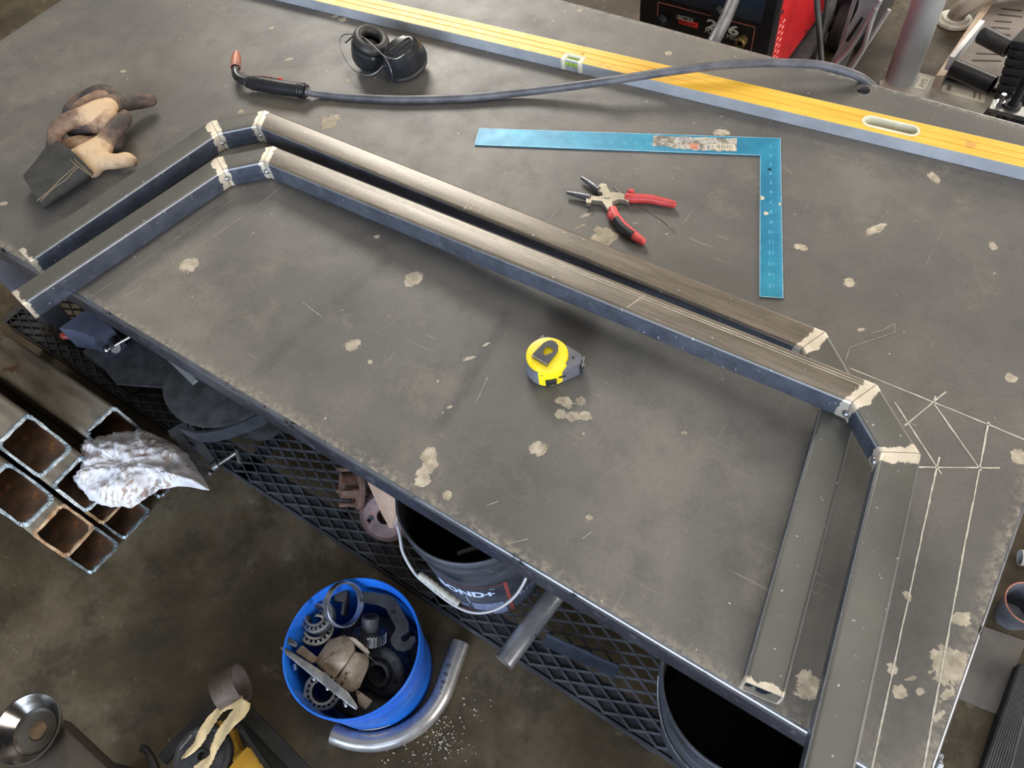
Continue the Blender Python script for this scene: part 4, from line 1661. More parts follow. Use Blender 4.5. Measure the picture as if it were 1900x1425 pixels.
RZ = 0.236
rag = None
out = [at(x, y, RZ + .01) for x, y in [(150, 908), (136, 893), (150, 884), (150, 845), (158, 824), (186, 811), (225, 803), (262, 797), (300, 811), (336, 832), (356, 858), (384, 901), (378, 906), (335, 899), (292, 906), (264, 926), (240, 938), (212, 938), (184, 934), (164, 924)]]
c0 = sum(out, Vector()) / len(out)
rag = thing('rag', 'crumpled white rag with rusty stains draped over the square tube ends', 'rag', (c0.x, c0.y, RZ))
mound('cloth', out, RZ, 0.066, rag_material(), rag, amp=0.011, freq=30, lump=0.022)

# ------------------------------------------------------------------ buckets
M_BUCKETB = mat('scuffed_black_bucket', S(44, 46, 52), S(74, 77, 86), 9, 0.45, 0.0, 0.1, 300, c3=S(92, 96, 108), s3=55, t3=0.63)
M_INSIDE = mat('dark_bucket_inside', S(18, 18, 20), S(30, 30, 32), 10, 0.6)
M_BUCKETBLUE = mat('blue_bucket_plastic', S(22, 92, 196), S(34, 116, 222), 8, 0.36, 0.0, 0.06, 250, c3=S(18, 72, 160), s3=20, t3=0.60)


def bucket(name, label, cx, cy, z0, h, rt, rb, mo, mi, ribs, rim=True):
    root = thing(name, label, 'bucket', (cx, cy, z0))
    r = lambda z: rb + (rt - 0.004 - rb) * z / h
    prof = [(0, 0.0), (rb - .004, 0.0), (rb, 0.004)]
    for zz, wd, out_ in ribs:
        prof += [(r(zz - .001), zz - .001), (r(zz) + out_, zz), (r(zz + wd) + out_, zz + wd), (r(zz + wd + .001), zz + wd + .001)]
    prof += [(r(h - .020), h - .020), (rt - .001, h - .018), (rt, h - .010), (rt, h - .002), (rt - .0015, h), (rt - .004, h), (rt - .005, h - .002)]
    mb = MB()
    mb.lathe(prof, None, 64)
    mb.k = 1
    prof = [(rt - .005, h - .002), (r(h - .03) - .003, h - .03), (rb - .003, .004), (0, .004)]
    mb.lathe(prof, None, 64)
    o = mb.build('bucket_wall', [mo, mi], root, smooth=35)
    return root, r


BX, BY, BZ, BH, BR, BRB = -0.552, 0.432, SH + 0.0008, 0.370, 0.1500, 0.130
bk, brad = bucket('black_bucket', 'black printed bucket with white wire handle under the middle of the table edge', BX, BY, BZ, BH, BR, BRB, M_BUCKETB, M_INSIDE, [(.285, .006, .004), (.300, .004, .003), (.318, .020, .006)])


def oncone(px, py, cx, cy, z0, h, rf):
    """First point of the sight line on a bucket's outer wall -> (angle, height above its base)."""
    z = z0 + h
    while z > z0 - 0.02:
        p = at(px, py, z)
        if math.hypot(p.x - cx, p.y - cy) < rf(max(0, z - z0)):
            return math.atan2(p.y - cy, p.x - cx), z - z0
        z -= 0.0007
    p = at(px, py, z0)
    return math.atan2(p.y - cy, p.x - cx), 0.0


def wrap(o, a0, zc, rf, lift=0.0008, sx=1.0):
    """Roll a flat print (x along, y up) round a bucket wall."""
    for v in o.data.vertices:
        z = zc + v.co.y
        r = rf(z) + lift + v.co.z
        a = a0 + v.co.x * sx / r
        v.co = Vector((r * math.cos(a), r * math.sin(a), z))
    o.data.update()
    return o


def print_poly(name, poly, m, parent, a0, zc, rf, sub=14, lift=0.0008):
    """Curved print patch from a rectangle (x0, y0, x1, y1)."""
    x0, y0, x1, y1 = poly
    vs, fs = [], []
    for i in range(sub + 1):
        x = x0 + (x1 - x0) * i / sub
        vs += [(x, y0, 0), (x, y1, 0)]
        if i:
            b = 2 * i
            fs.append((b - 2, b, b + 1, b - 1))
    mb = MB()
    mb.add(vs, fs)
    o = mb.build(name, m, parent, smooth=60)
    return wrap(o, a0, zc, rf, lift)


def bond():
    oc_ = lambda px, py: oncone(px, py, BX, BY, BZ, BH, brad)
    Zb = zpx(780, 1030, 0.131579)
    aN, zN = oc_(*Zb(690, 510))
    M_PR = flat('pale_blue_print', S(196, 212, 240), 0.5)
    M_PRD = mat('blue_grey_small_print', S(96, 106, 134), S(140, 150, 176), 260, 0.5)
    M_RD = flat('brick_red_print', S(150, 70, 64), 0.5)
    # letters: measured between O and the plus sign
    aO, zO = oc_(*Zb(460, 490))
    aP, zP = oc_(*Zb(960, 520))
    rr = brad(zN) + .001
    wid = (aP - aO) * rr
    t = text_part('BOND+', 'printed_word', M_PR, 0.040, Matrix.Identity(4), bk, 0.0002, bold=0.0016)
    xs = [v.co.x for v in t.data.vertices]
    w0 = max(xs) - min(xs)
    s = wid / (w0 * 0.66)
    for v in t.data.vertices:
        v.co.x *= s
        v.co.y *= 1.25
    wrap(t, (aO + aP) / 2 - wid / rr * 0.13, (zO + zP) / 2, brad)
    t = text_part('TM', 'trade_sign', M_PR, 0.008, Matrix.Identity(4), bk, 0.0002)
    aT, zT = oc_(*Zb(1008, 480))
    wrap(t, aT, zT, brad)
    # red frame
    aL, zL = oc_(*Zb(400, 395))
    aR, zTop = oc_(*Zb(1190, 380))
    aRb, zBot = oc_(*Zb(1330, 850))
    am = aL
    x1 = (aR - am) * brad(zTop)
    print_poly('red_line', (-0.02, -.0014, x1, .0014), M_RD, bk, am, zTop, brad, 30)
    print_poly('red_line', (-0.004, zBot - zTop, 0.004, 0.002), M_RD, bk, aR, zTop, brad, 3)
    print_poly('red_line', (-0.02, -.0014, x1 * .97, .0014), M_RD, bk, am, zBot, brad, 30)
    print_poly('red_line', (0.0, -.001, x1 * .98, .001), M_RD, bk, am, zBot + .012, brad, 30)
    for (p, q) in (((720, 660), (1200, 735)), ((570, 640), (700, 720)), ((1010, 760), (1260, 840)), ((740, 800), (1000, 880))):
        a1, z1 = oc_(*Zb(*p))
        a2, z2 = oc_(*Zb(*q))
        print_poly('small_print', (0, min(z1, z2) - (z1 + z2) / 2, (a2 - a1) * brad(z1), max(z1, z2) - (z1 + z2) / 2), M_PRD, bk, a1, (z1 + z2) / 2, brad, 12)
    a1, z1 = oc_(*Zb(1540, 430))
    t = text_part('BOND', 'side_print', M_PRD, 0.030, Matrix.Identity(4), bk, 0.0002)
    wrap(t, a1 + .1, z1, brad)
    print_poly('drip_line', (-.001, -.03, .001, .03), M_PR, bk, oc_(*Zb(675, 620))[0], oc_(*Zb(675, 620))[1], brad, 2)
    # wire handle hanging down on the near side, with the remains of a white grip
    M_BAIL = flat('white_coated_wire', S(178, 178, 182), 0.45)
    Z2 = zpx(680, 880, 0.252632)
    pth = [(226, 375, .345), (244, 450, .335), (262, 560, .318), (310, 660, .300), (370, 745, .285), (450, 815, .272), (560, 905, .258), (650, 965, .250), (740, 1005, .246), (830, 1018, .250), (930, 1000, .258), (1020, 955, .270), (1090, 895, .285), (1140, 825, .300), (1175, 755, .315)]
    mb = MB()
    mb.sweep(catmull([at(*Z2(a, b), BZ + c) for a, b, c in pth], 5), .0030, n=10)
    mb.build('wire_handle', M_BAIL, bk, world=True)
    mb = MB()
    pth = [(385, 735, .290), (450, 780, .288), (520, 835, .278), (600, 895, .270), (680, 950, .262)]
    P = catmull([at(*Z2(a, b), BZ + c) for a, b, c in pth], 5)
    mb.sweep(P, [.0055 + .0025 * abs(math.sin(i * 1.9)) for i in range(len(P))], n=9)
    mb.build('torn_grip', mat('torn_white_plastic', S(150, 148, 140), S(190, 188, 180), 40, 0.6, 0.0, 0.5, 120), bk, world=True, smooth=50, label='torn whitish plastic grip on the wire')


bond()
rod = thing('steel_rod', 'thin steel rod standing in the printed black bucket', 'rod', (BX, BY, BZ))
mb = MB()
mb.cyl(at(850, 1027, 0.44), Vector((BX + 0.11, BY + 0.05, BZ + 0.22)), 0.005, n=12)
mb.build('rod', flat('pale_steel', S(170, 170, 172), .4), rod, world=True)

b2, b2r = bucket('black_bucket', 'plain black bucket under the near right corner of the table', 0.055, 0.392, SH + 0.0008, 0.362, 0.1490, 0.130, M_BUCKETB, M_INSIDE, [(.275, .005, .004), (.292, .004, .003), (.310, .018, .006)])
mb = MB()
pp = [(0.148 * math.cos(a), 0.148 * math.sin(a), .30 - .10 * math.sin((a + 2.75) / 2.2 * PI)) for a in np.linspace(-2.75, -0.55, 20)]
mb.sweep(pp, .0028, n=8)
mb.build('wire_handle', M_DARKSTEEL, b2)

CX, CY, CH, CR = -0.672, 0.0888, 0.240, 0.1505
bb, bbr = bucket('blue_bucket', 'low blue bucket on the floor full of bearings and castings', CX, CY, 0.0006, CH, CR, 0.133, M_BUCKETBLUE, M_BUCKETBLUE, [(.176, .003, .0025), (.190, .003, .0025), (.203, .003, .0022)])
a1, z1 = oncone(690, 1352, CX, CY, 0, CH, bbr)
pv = []
for i in range(15):
    t = i / 14
    pv.append((-.035 + .075 * t, .012 * (1 - abs(2 * t - 1)) + random.uniform(0, .004)))
mb = MB()
vs, fs = [], []
for i, (x, y) in enumerate(pv):
    vs += [(x, -.014, 0), (x, -.012 + y, 0)]
    if i:
        fs.append((2 * i - 2, 2 * i, 2 * i + 1, 2 * i - 1))
mb.add(vs, fs)
wrap(mb.build('paper_scrap', flat('white_label_scrap', S(206, 202, 196), 0.6), bb, smooth=60), a1, max(z1, .03), bbr, .0010)

# ------------------------------------------------------------------ things inside the blue bucket
Zk = zpx(520, 1060, 0.210526)
camx, camy, camz = _R @ Vector((1, 0, 0)), _R @ Vector((0, 1, 0)), _R @ Vector((0, 0, 1))
M_RING = mat('polished_bearing_steel', S(122, 126, 134), S(166, 170, 176), 30, 0.34, .8)
M_CAST = mat('brown_cast_iron', S(118, 102, 86), S(166, 150, 132), 20, 0.62, 0.25, 0.6, 220, c3=S(84, 62, 46), s3=20, t3=0.57)
M_GREYCAST = mat('dark_cast_iron', S(50, 50, 52), S(72, 72, 74), 26, 0.55, 0.3, 0.4, 240)


def K(x, y, z):
    return at(*Zk(x, y), z)


def in_bucket():
    # bearing race
    c = K(562, 292, .238)
    n = (camz * .64 + camx * .76 + camy * .12).normalized()
    t = thing('bearing_race', 'shiny loose bearing race leaning on top of the bucket contents', 'bearing ring', tuple(c))
    mb = MB()
    mb.lathe([(.0440, -.008), (.0492, -.008), (.0500, -.007), (.0500, .007), (.0492, .008), (.0455, .008), (.0440, -.008)], frame((0, 0, 0), n), 56)
    mb.build('ring', M_RING, t, smooth=30)
    # tapered roller bearings
    for lab, (x, y, z), n, R in (('tapered roller bearing lying tilted under the shiny race', (335, 400, .200), (camz * .78 - camx * .20 + camy * .52), .0385),
                                 ('tapered roller bearing beneath the other at the left of the bucket', (318, 500, .160), (camz * .86 + camx * .10 + camy * .42), .041),
                                 ('large round bearing under the bright flange edge', (378, 1050, .165), (camz * .93 + camx * .12 + camy * .2), .041)):
        c = K(x, y, z)
        t = thing('roller_bearing', lab, 'bearing', tuple(c))
        M = frame((0, 0, 0), n.normalized())
        mb = MB()
        mb.lathe([(R * .84, -.009), (R, -.009), (R, .009), (R * .96, .0098), (R * .84, .0098), (R * .80, .004), (R * .84, -.009)], M, 44)
        mb.build('outer_cup', M_RING if 'tilted' in lab else M_STEEL, t, smooth=30)
        mb = MB()
        mb.lathe([(R * .55, -.011), (R * .64, -.011), (R * .60, .012), (R * .70, .014), (R * .68, .016), (R * .55, .016), (R * .55, -.011)], M, 40)
        mb.build('inner_cone', M_STEEL, t, smooth=30)
        for i in range(18):
            a = 2 * PI * i / 18
            mb = MB()
            p0 = M @ Vector((R * .70 * math.cos(a), R * .70 * math.sin(a), -.008))
            p1 = M @ Vector((R * .77 * math.cos(a), R * .77 * math.sin(a), .0105))
            mb.cyl(p0, p1, R * .072, R * .085, n=8)
            mb.build('roller', M_STEEL, t)
    # pinion gear standing on edge
    c = K(790, 575, .180)
    ax = (camy * .97 + camz * .10 + camx * .04).normalized()
    t = thing('pinion_gear', 'dark toothed gear with a stub shaft in the middle of the bucket', 'gear', tuple(c))
    M = frame((0, 0, 0), ax)
    R = .037
    poly = []
    nt = 26
    for i in range(nt):
        a = 2 * PI * i / nt
        d = 2 * PI / nt
        for f, r in ((0, R * .86), (.25, R * .86), (.36, R), (.80, R), (.93, R * .86)):
            poly.append((r * math.cos(a + d * f), r * math.sin(a + d * f)))
    mb = MB()
    mb.prism(poly, -.012, .012, M)
    mb.build('toothed_wheel', M_STEEL, t, smooth=0)
    mb = MB()
    mb.lathe([(0, -.018), (.024, -.018), (.024, .014), (.0195, .016), (.0195, .046), (.017, .048), (.012, .048), (.012, .040), (0, .040)], M, 28)
    mb.build('hub', M_GREYCAST, t, smooth=30)
    # hooked bracket plate
    pts = [(700, 178), (780, 180), (950, 205), (1010, 240), (1060, 320), (1128, 450), (1132, 520), (1075, 565), (1060, 590), (1075, 620), (1115, 618), (1152, 575), (1185, 570), (1192, 605), (1150, 668), (1085, 698), (1015, 685), (975, 640), (972, 590), (1018, 510), (1010, 480), (925, 320), (850, 285), (700, 262)]
    zt = .212
    c = K(950, 420, zt)
    t = thing('hook_bracket', 'dark flat steel bracket ending in a hook along the bucket wall', 'bracket', tuple(c))
    mb = MB()
    mb.prism([tuple((K(x, y, zt) - c).to_2d()) for x, y in pts], -.012, 0)
    mb.build('plate', M_GREYCAST, t, smooth=0)
    mb = MB()
    q = K(1000, 360, zt) - c
    mb.cyl(q - Vector((0, 0, .002)), q + Vector((0, 0, .0006)), .0055, n=12)
    mb.build('bolt_hole', M_INSIDE, t)
    # square bar behind the race
    c = K(545, 220, .186)
    t = thing('clevis_block', 'dark clevis block seen through the shiny bearing race', 'machine part', tuple(c))
    mb = MB()
    mb.box((0, 0, 0), (.030, .026, .030), rot=(0.2, .1, .5), bev=.003)
    mb.build('block', M_GREYCAST, t)
    mb = MB()
    mb.box((.020, -.014, -.006), (.007, .040, .034), rot=(0.1, .0, .5), bev=.002)
    mb.build('ear', M_GREYCAST, t)
    # knuckle casting with machined flange
    c = K(540, 800, .170)
    t = thing('knuckle_casting', 'brown cast iron hub housing with bright machined flange', 'casting', tuple(c))

    def hull(name, pts, m, smooth=30):
        bm = bmesh.new()
        for p in pts:
            bm.verts.new(p - c)
        bmesh.ops.convex_hull(bm, input=bm.verts)
        bmesh.ops.delete(bm, geom=[v for v in bm.verts if not v.link_faces], context='VERTS')
        bmesh.ops.bevel(bm, geom=bm.edges[:], offset=.0025, segments=2, affect='EDGES', profile=.5)
        mb = MB()
        mb.bm(bm)
        return mb.build(name, m, t, smooth=smooth)
    hull('body', [K(*p) for p in [(300, 790, .215), (430, 600, .215), (560, 560, .220), (640, 600, .225), (660, 690, .228), (590, 800, .225), (480, 950, .205), (350, 860, .205), (300, 790, .10), (430, 640, .10), (620, 640, .10), (680, 760, .10), (500, 960, .10)]], M_CAST)
    hull('side_web', [K(*p) for p in [(655, 700, .226), (780, 740, .208), (785, 830, .205), (700, 1030, .196), (620, 1080, .200), (485, 970, .206), (600, 800, .224), (760, 760, .13), (690, 1010, .13), (520, 960, .13)]], M_CAST)
    hull('boss', [K(*p) for p in [(585, 570, .232), (650, 580, .234), (720, 630, .232), (775, 690, .226), (792, 735, .220), (770, 745, .214), (700, 680, .222), (620, 610, .228), (600, 590, .20), (760, 740, .19)]], M_CAST)
    hull('lug', [K(*p) for p in [(190, 645, .222), (340, 765, .222), (285, 815, .220), (130, 710, .220), (190, 660, .19), (330, 775, .19), (285, 812, .19), (140, 710, .19)]], M_CAST)
    hull('lug', [K(*p) for p in [(660, 1030, .214), (820, 1140, .212), (755, 1225, .210), (690, 1180, .212), (660, 1040, .18), (810, 1140, .18), (755, 1220, .18)]], M_CAST)
    hull('rib', [K(*p) for p in [(380, 800, .236), (480, 710, .236), (470, 740, .236), (395, 810, .230), (380, 800, .20), (480, 720, .20)]], M_CAST)
    hull('flange', [K(*p) for p in [(-10, 660, .240), (30, 660, .240), (330, 850, .236), (600, 1060, .230), (690, 1200, .224), (670, 1235, .222), (540, 1130, .226), (250, 890, .234), (0, 690, .240), (30, 700, .17), (650, 1190, .16), (300, 880, .15)]], M_STEEL, 25)
    hull('bolt_boss', [K(*p) for p in [(50, 565, .236), (110, 595, .236), (160, 640, .232), (140, 680, .228), (60, 640, .234), (20, 610, .236), (60, 600, .20), (140, 650, .20)]], M_DARKSTEEL)
    for i, (x, y) in enumerate(((135, 845), (300, 935), (420, 1020), (580, 1170))):
        mb = MB()
        q = K(x, y, .214) - c
        mb.box(q, (.014, .008, .010), rot=(.3, .2, -.7 + .05 * i), bev=.0015)
        mb.build('casting_tab', M_CHROME, t)
    c = Vector((CX, CY, .004))
    t = thing('dark_filler', 'dark filler drum added to darken the bottom of the blue bucket', 'filler drum', tuple(c))  # invented filler, hides the blue base so the bottom reads dark
    mb = MB()
    mb.lathe([(.02, 0), (.112, 0), (.118, .004), (.118, .060), (.112, .066), (.060, .070), (.055, .090), (.02, .090), (.02, 0)], None, 48)
    mb.build('drum', M_GREYCAST, t, smooth=30)
    # dark hub at the bottom
    c = K(930, 860, .130)
    t = thing('dark_hub', 'dark drilled hub lying deep in the right side of the bucket', 'hub', tuple(c))
    mb = MB()
    mb.lathe([(.020, -.02), (.052, -.02), (.055, -.016), (.055, .016), (.050, .020), (.030, .020), (.028, .034), (.020, .034), (.020, -.02)], frame((0, 0, 0), camz * .9 - camx * .35), 40)
    mb.build('hub_body', M_GREYCAST, t, smooth=30)
    for i in range(6):
        a = 2 * PI * i / 6
        mb = MB()
        M = frame((0, 0, 0), camz * .9 - camx * .35)
        mb.cyl(M @ Vector((.041 * math.cos(a), .041 * math.sin(a), .0195)), M @ Vector((.041 * math.cos(a), .041 * math.sin(a), .0206)), .0055, n=12)
        mb.build('bolt_hole', M_INSIDE, t)


in_bucket()

# ------------------------------------------------------------------ pipes
M_PIPE = mat('bright_steel_pipe', S(150, 150, 154), S(190, 188, 186), 12, 0.30, 0.65, 0.05, 300)
M_INKBLK = flat('black_marker', S(40, 42, 52), 0.6)
M_INKRED = flat('red_marker', S(150, 84, 76), 0.6)


def bent_pipe():
    Zp = zpx(480, 1020, 0.284192)
    r = .0226
    pts = [(1320, 605), (1288, 690), (1252, 790), (1218, 890), (1178, 980), (1110, 1075), (1020, 1155), (910, 1215), (790, 1248), (700, 1252), (600, 1238), (490, 1200)]
    P = catmull([at(*Zp(a, b), r + .001) for a, b in pts], 6)
    t = thing('bent_pipe', 'bent bright steel pipe with marker graduations curving round the blue bucket', 'pipe', tuple(at(*Zp(1110, 1075), 0)))
    mb = MB()
    mb.sweep(P, r, n=28, cap=False)
    mb.sweep([p for p in P], r - .003, n=28, cap=False)
    for a, b in ((P[0], P[1]), (P[-1], P[-2])):
        M = frame(a, a - b)
        mb.lathe([(r - .003, 0), (r, 0)], M, 28)
    mb.build('pipe_wall', M_PIPE, t, world=True)
    # tick marks across the pipe
    for i in range(8, len(P) - 6, 2):
        d = (P[i + 1] - P[i - 1]).normalized()
        side = Vector((-d.y, d.x, 0))
        cen = P[i]
        toward = Vector((CX, CY, 0)) - cen
        if side.dot(toward) < 0:
            side = -side
        for ang0, ang1, m, rr in ((.25, .62, M_INKBLK, r + .0003), (.95, 1.20, M_INKRED, r + .0003)):
            if (i // 2) % 2 and m is M_INKRED:
                continue
            A = [cen + side * rr * math.cos(a) + Vector((0, 0, 1)) * rr * math.sin(a) for a in np.linspace(ang0, ang1, 5)]
            mb = MB()
            mb.sweep(A, .0006, n=5)
            mb.build('tick_mark', m, t, world=True)
    # handwriting near the upper end
    i = 15
    d = (P[i - 2] - P[i + 2]).normalized()
    side = Vector((-d.y, d.x, 0))
    up = Vector((0, 0, 1))
    for s, off in (('1', -.040), ('=', -.026), ('8', -.014), ('0', .004), ('0', .024)):
        o = text_part(s, 'marker_digit', M_INKBLK, .016, Matrix.Identity(4), t, .0001)
        cpos = P[i] + d * off
        for v in o.data.vertices:
            x, y, z = v.co.x, v.co.y, v.co.z
            a = PI / 2 + (-.15) + y / r
            q = cpos + d * x + (side * math.cos(a) + up * math.sin(a)) * (r + .0005 + z)
            v.co = q - t.location
        o.data.update()


bent_pipe()


def straight_pipe():
    z = SH + .0245
    a, b = at(935, 1229, z), at(1026, 1108, z)
    d = (b - a).normalized()
    e = a + d * .62
    t = thing('steel_pipe', 'straight bright steel pipe poking out over the mesh shelf edge', 'pipe', tuple(a))
    mb = MB()
    mb.cyl(a, e, .0238, n=40, inner=.0205)
    mb.build('pipe_wall', M_PIPE, t, world=True)
    mb = MB()
    p = a + d * .085
    s = Vector((d.y, -d.x, 0))
    mb.sweep([p + s * .024 * math.cos(q) + Vector((0, 0, 1)) * .024 * math.sin(q) for q in np.linspace(.1, .5, 5)], .0009, n=5)
    mb.build('marker_line', M_INKBLK, t, world=True)


straight_pipe()


def angle_offcut():
    z = SH + .0015
    P = [at(1006, 1198, z), at(1140, 1259, z), at(1147, 1238, z + .012), at(1013, 1174, z + .012)]
    o = (P[0] + P[1]) / 2
    d = (P[1] - P[0]).normalized()
    L = (P[1] - P[0]).length
    t = thing('angle_iron', 'short dark steel angle offcut lying on the mesh shelf beside the pipe', 'steel offcut', tuple(o), (0, 0, math.atan2(d.y, d.x)))
    mb = MB()
    mb.prism([(-.0, 0), (.026, 0), (.026, .018), (.0225, .018), (.0225, .0035), (.0, .0035)], -L / 2, L / 2, Matrix(((0, 0, 1, 0), (1, 0, 0, 0), (0, 1, 0, 0), (0, 0, 0, 1))))
    mb.build('profile', mat('blue_grey_mill_scale', S(62, 68, 80), S(84, 90, 102), 14, .4, .35), t, smooth=0)


angle_offcut()

# ------------------------------------------------------------------ things on the mesh shelf, left half
def shelf_things():
    # large dark disc with a curved band beneath it
    z = .40
    c = at(398, 722, z) + Vector((-.01, .03, 0))
    pts = [at(x, y, z) for x, y in [(298, 722), (310, 760), (345, 785), (380, 795), (420, 790)]]
    t = thing('steel_disc', 'big round dark steel disc under the table edge above the clamp', 'disc', (c.x, c.y, SH))
    A = np.array([[2 * p.x, 2 * p.y, 1] for p in pts])
    s = np.linalg.lstsq(A, np.array([p.x ** 2 + p.y ** 2 for p in pts]), rcond=None)[0]
    R = math.sqrt(max(.01, s[2] + s[0] ** 2 + s[1] ** 2))
    R = min(R, .16)
    cx, cy = s[0], s[1]
    t.location = (cx, cy, SH)
    mb = MB()
    mb.lathe([(0, z - SH - .006), (R - .002, z - SH - .008), (R, z - SH - .006), (R, z - SH - .001), (R - .002, z - SH), (0, z - SH + .003)], None, 60)
    mb.build('plate', M_GREYCAST, t, smooth=30)
    mb = MB()
    mb.lathe([(.05, 0), (.055, 0), (.055, z - SH - .007), (.05, z - SH - .007), (.05, 0)], None, 24)
    mb.build('stem', M_GREYCAST, t, smooth=30)
    # curved flat band
    P = [at(x, y, .335) for x, y in [(340, 800), (372, 810), (410, 806), (450, 793), (490, 775)]]
    t = thing('curved_band', 'curved dark flat bar lying below the round disc', 'steel bar', tuple(P[2] - Vector((0, 0, .05))))
    mb = MB()
    mb.sweep(catmull(P, 6), 0, sq=(.006, .045))
    mb.build('bar', M_BLACKSTEEL, t, world=True, smooth=0)
    # small clear bar poking out
    a, b = at(334, 683, .50), at(362, 710, .50)
    t = thing('clear_bar', 'small clear plastic bar poking out beside the round disc', 'plastic bar', tuple(b))
    k = NT('clear_acrylic')
    k.set(col=(0.7, 0.72, 0.74, 1), rough=.12, trans=.7, ior=1.46)
    mb = MB()
    mb.sweep([a + (a - b) * 1.0, b], 0, sq=(.014, .005))
    mb.build('bar', k.m, t, world=True, smooth=0)
    # overlapping dark plate to the left
    zz = .30
    pl_ = [at(x, y, zz) for x, y in [(170, 655), (250, 628), (322, 668), (334, 722), (300, 718), (215, 712)]]
    c = sum(pl_, Vector()) / len(pl_)
    t = thing('steel_plate', 'dark greenish steel plate under the table between vise and disc', 'plate', (c.x, c.y, zz))
    mb = MB()
    mb.prism([(p.x - c.x, p.y - c.y) for p in pl_], -.006, 0)
    mb.build('plate', M_GREYCAST, t, smooth=0)
    # C clamp
    M_CLAMP = mat('worn_grey_clamp', S(62, 64, 68), S(92, 94, 98), 16, .42, .3)
    Zc = zpx(280, 660, .16835)
    z = SH + .085
    c_ = lambda x, y, dz=0: at(*Zc(x, y), z + dz)
    t = thing('c_clamp', 'black steel C clamp with threaded screw beside the white rag', 'clamp', tuple(c_(480, 1000) - Vector((0, 0, .06))))
    mb = MB()
    mb.sweep([c_(300, 870, .02), c_(390, 1000, .01), c_(500, 1180, .0), c_(640, 1320, -.012)], 0, sq=(.022, .014))
    mb.build('frame_arm', M_CLAMP, t, world=True, smooth=0)
    mb = MB()
    mb.sweep([c_(420, 790, .02), c_(540, 980, .012), c_(690, 1190, .004)], 0, sq=(.020, .024))
    mb.build('frame_back', M_CLAMP, t, world=True, smooth=0)
    mb = MB()
    mb.sweep([c_(230, 890, .02), c_(330, 830, .022), c_(420, 790, .022)], 0, sq=(.024, .026))
    mb.build('frame_arm', M_CLAMP, t, world=True, smooth=0)
    a, b = c_(690, 1235, .006), c_(955, 1060, .030)
    d = b - a
    mb = MB()
    prof = []
    n = 22
    for i in range(n):
        u = .25 + .75 * i / n
        prof += [(.0055, d.length * u), (.0068, d.length * (u + .25 / n)), (.0055, d.length * (u + .5 / n))]
    mb.lathe([(0, 0), (.011, 0), (.011, d.length * .22), (.0055, d.length * .24)] + prof + [(.0055, d.length), (0, d.length)], frame(a, d), 16)
    mb.build('screw', M_STEEL, t, world=True, smooth=20)
    mb = MB()
    mb.cyl(c_(955, 1040, .034), c_(985, 1185, .026), .0062, n=14)
    mb.build('tommy_bar', M_STEEL, t, world=True)
    mb = MB()
    mb.sphere(c_(650, 1290, .0), .008, 12, (1, 1, .6))
    mb.build('swivel_pad', M_CHROME, t, world=True)
    # vise
    Zs = zpx(0, 540, .147368)
    zt = SH + .24
    v_ = lambda x, y, dz=0: at(*Zs(x, y), zt + dz)
    P = [(740, 468), (1075, 240), (1405, 458), (1265, 595), (1200, 690), (1190, 585), (1060, 530), (890, 485)]
    c = v_(1080, 450)
    t = thing('bench_vise', 'blue grey bench vise stored on the shelf with chrome handle', 'vise', (c.x, c.y, SH))
    mb = MB()
    mb.prism([tuple((v_(x, y) - c).to_2d()) for x, y in P], zt - SH - .085, zt - SH)
    mb.build('body', mat('blue_grey_enamel', S(66, 70, 86), S(84, 88, 104), 9, .45), t, smooth=0)
    mb = MB()
    q = v_(960, 500, -.10) - c
    mb.box((0, .02, .07), (.12, .13, .14), bev=.012)
    mb.build('base', M_GREYCAST, t)
    t2 = t
    mb = MB()
    mb.cyl(v_(1400, 560, -.04), v_(1465, 722, -.03), .0145, n=24)
    mb.build('screw_nose', M_GREYCAST, t2, world=True)
    mb = MB()
    mb.lathe([(0, -.002), (.0135, -.002), (.0148, 0), (.0135, .003), (0, .003)], frame(v_(1463, 720, -.028), camz), 24)
    mb.build('end_washer', M_STEEL, t2, world=True)
    mb = MB()
    mb.sweep([v_(1350, 742, -.032), v_(1490, 662, -.02), v_(1640, 578, -.010)], .0042, n=12)
    mb.build('handle_bar', M_CHROME, t2, world=True)
    mb = MB()
    mb.sphere(v_(1350, 742, -.032), .0098, 16)
    mb.build('handle_knob', M_CHROME, t2, world=True)
    # red lever
    c = at(*Zs(810, 560), SH + .16)
    t = thing('red_lever', 'small red rounded lever on the shelf below the vise', 'lever', tuple(c))
    mb = MB()
    mb.sphere((0, 0, 0), .014, 14, (1.1, .85, .6))
    mb.sweep([Vector((.006, 0, 0)), Vector((.022, .004, -.004))], [.009, .003], n=10)
    mb.build('lever', flat('red_enamel', S(170, 66, 54), .4), t)
    # wooden block
    a, b = v_(620, 300, -.12), v_(610, 510, -.16)
    t = thing('wood_block', 'brown wooden block standing on the shelf under the left tube end', 'wood block', tuple(b))
    mb = MB()
    mb.sweep([a, b], 0, sq=(.022, .016))
    mb.build('block', mat('old_wood', S(64, 52, 42), S(92, 76, 60), 20, .8, stretch=(1, 1, .2)), t, world=True, smooth=0)


shelf_things()

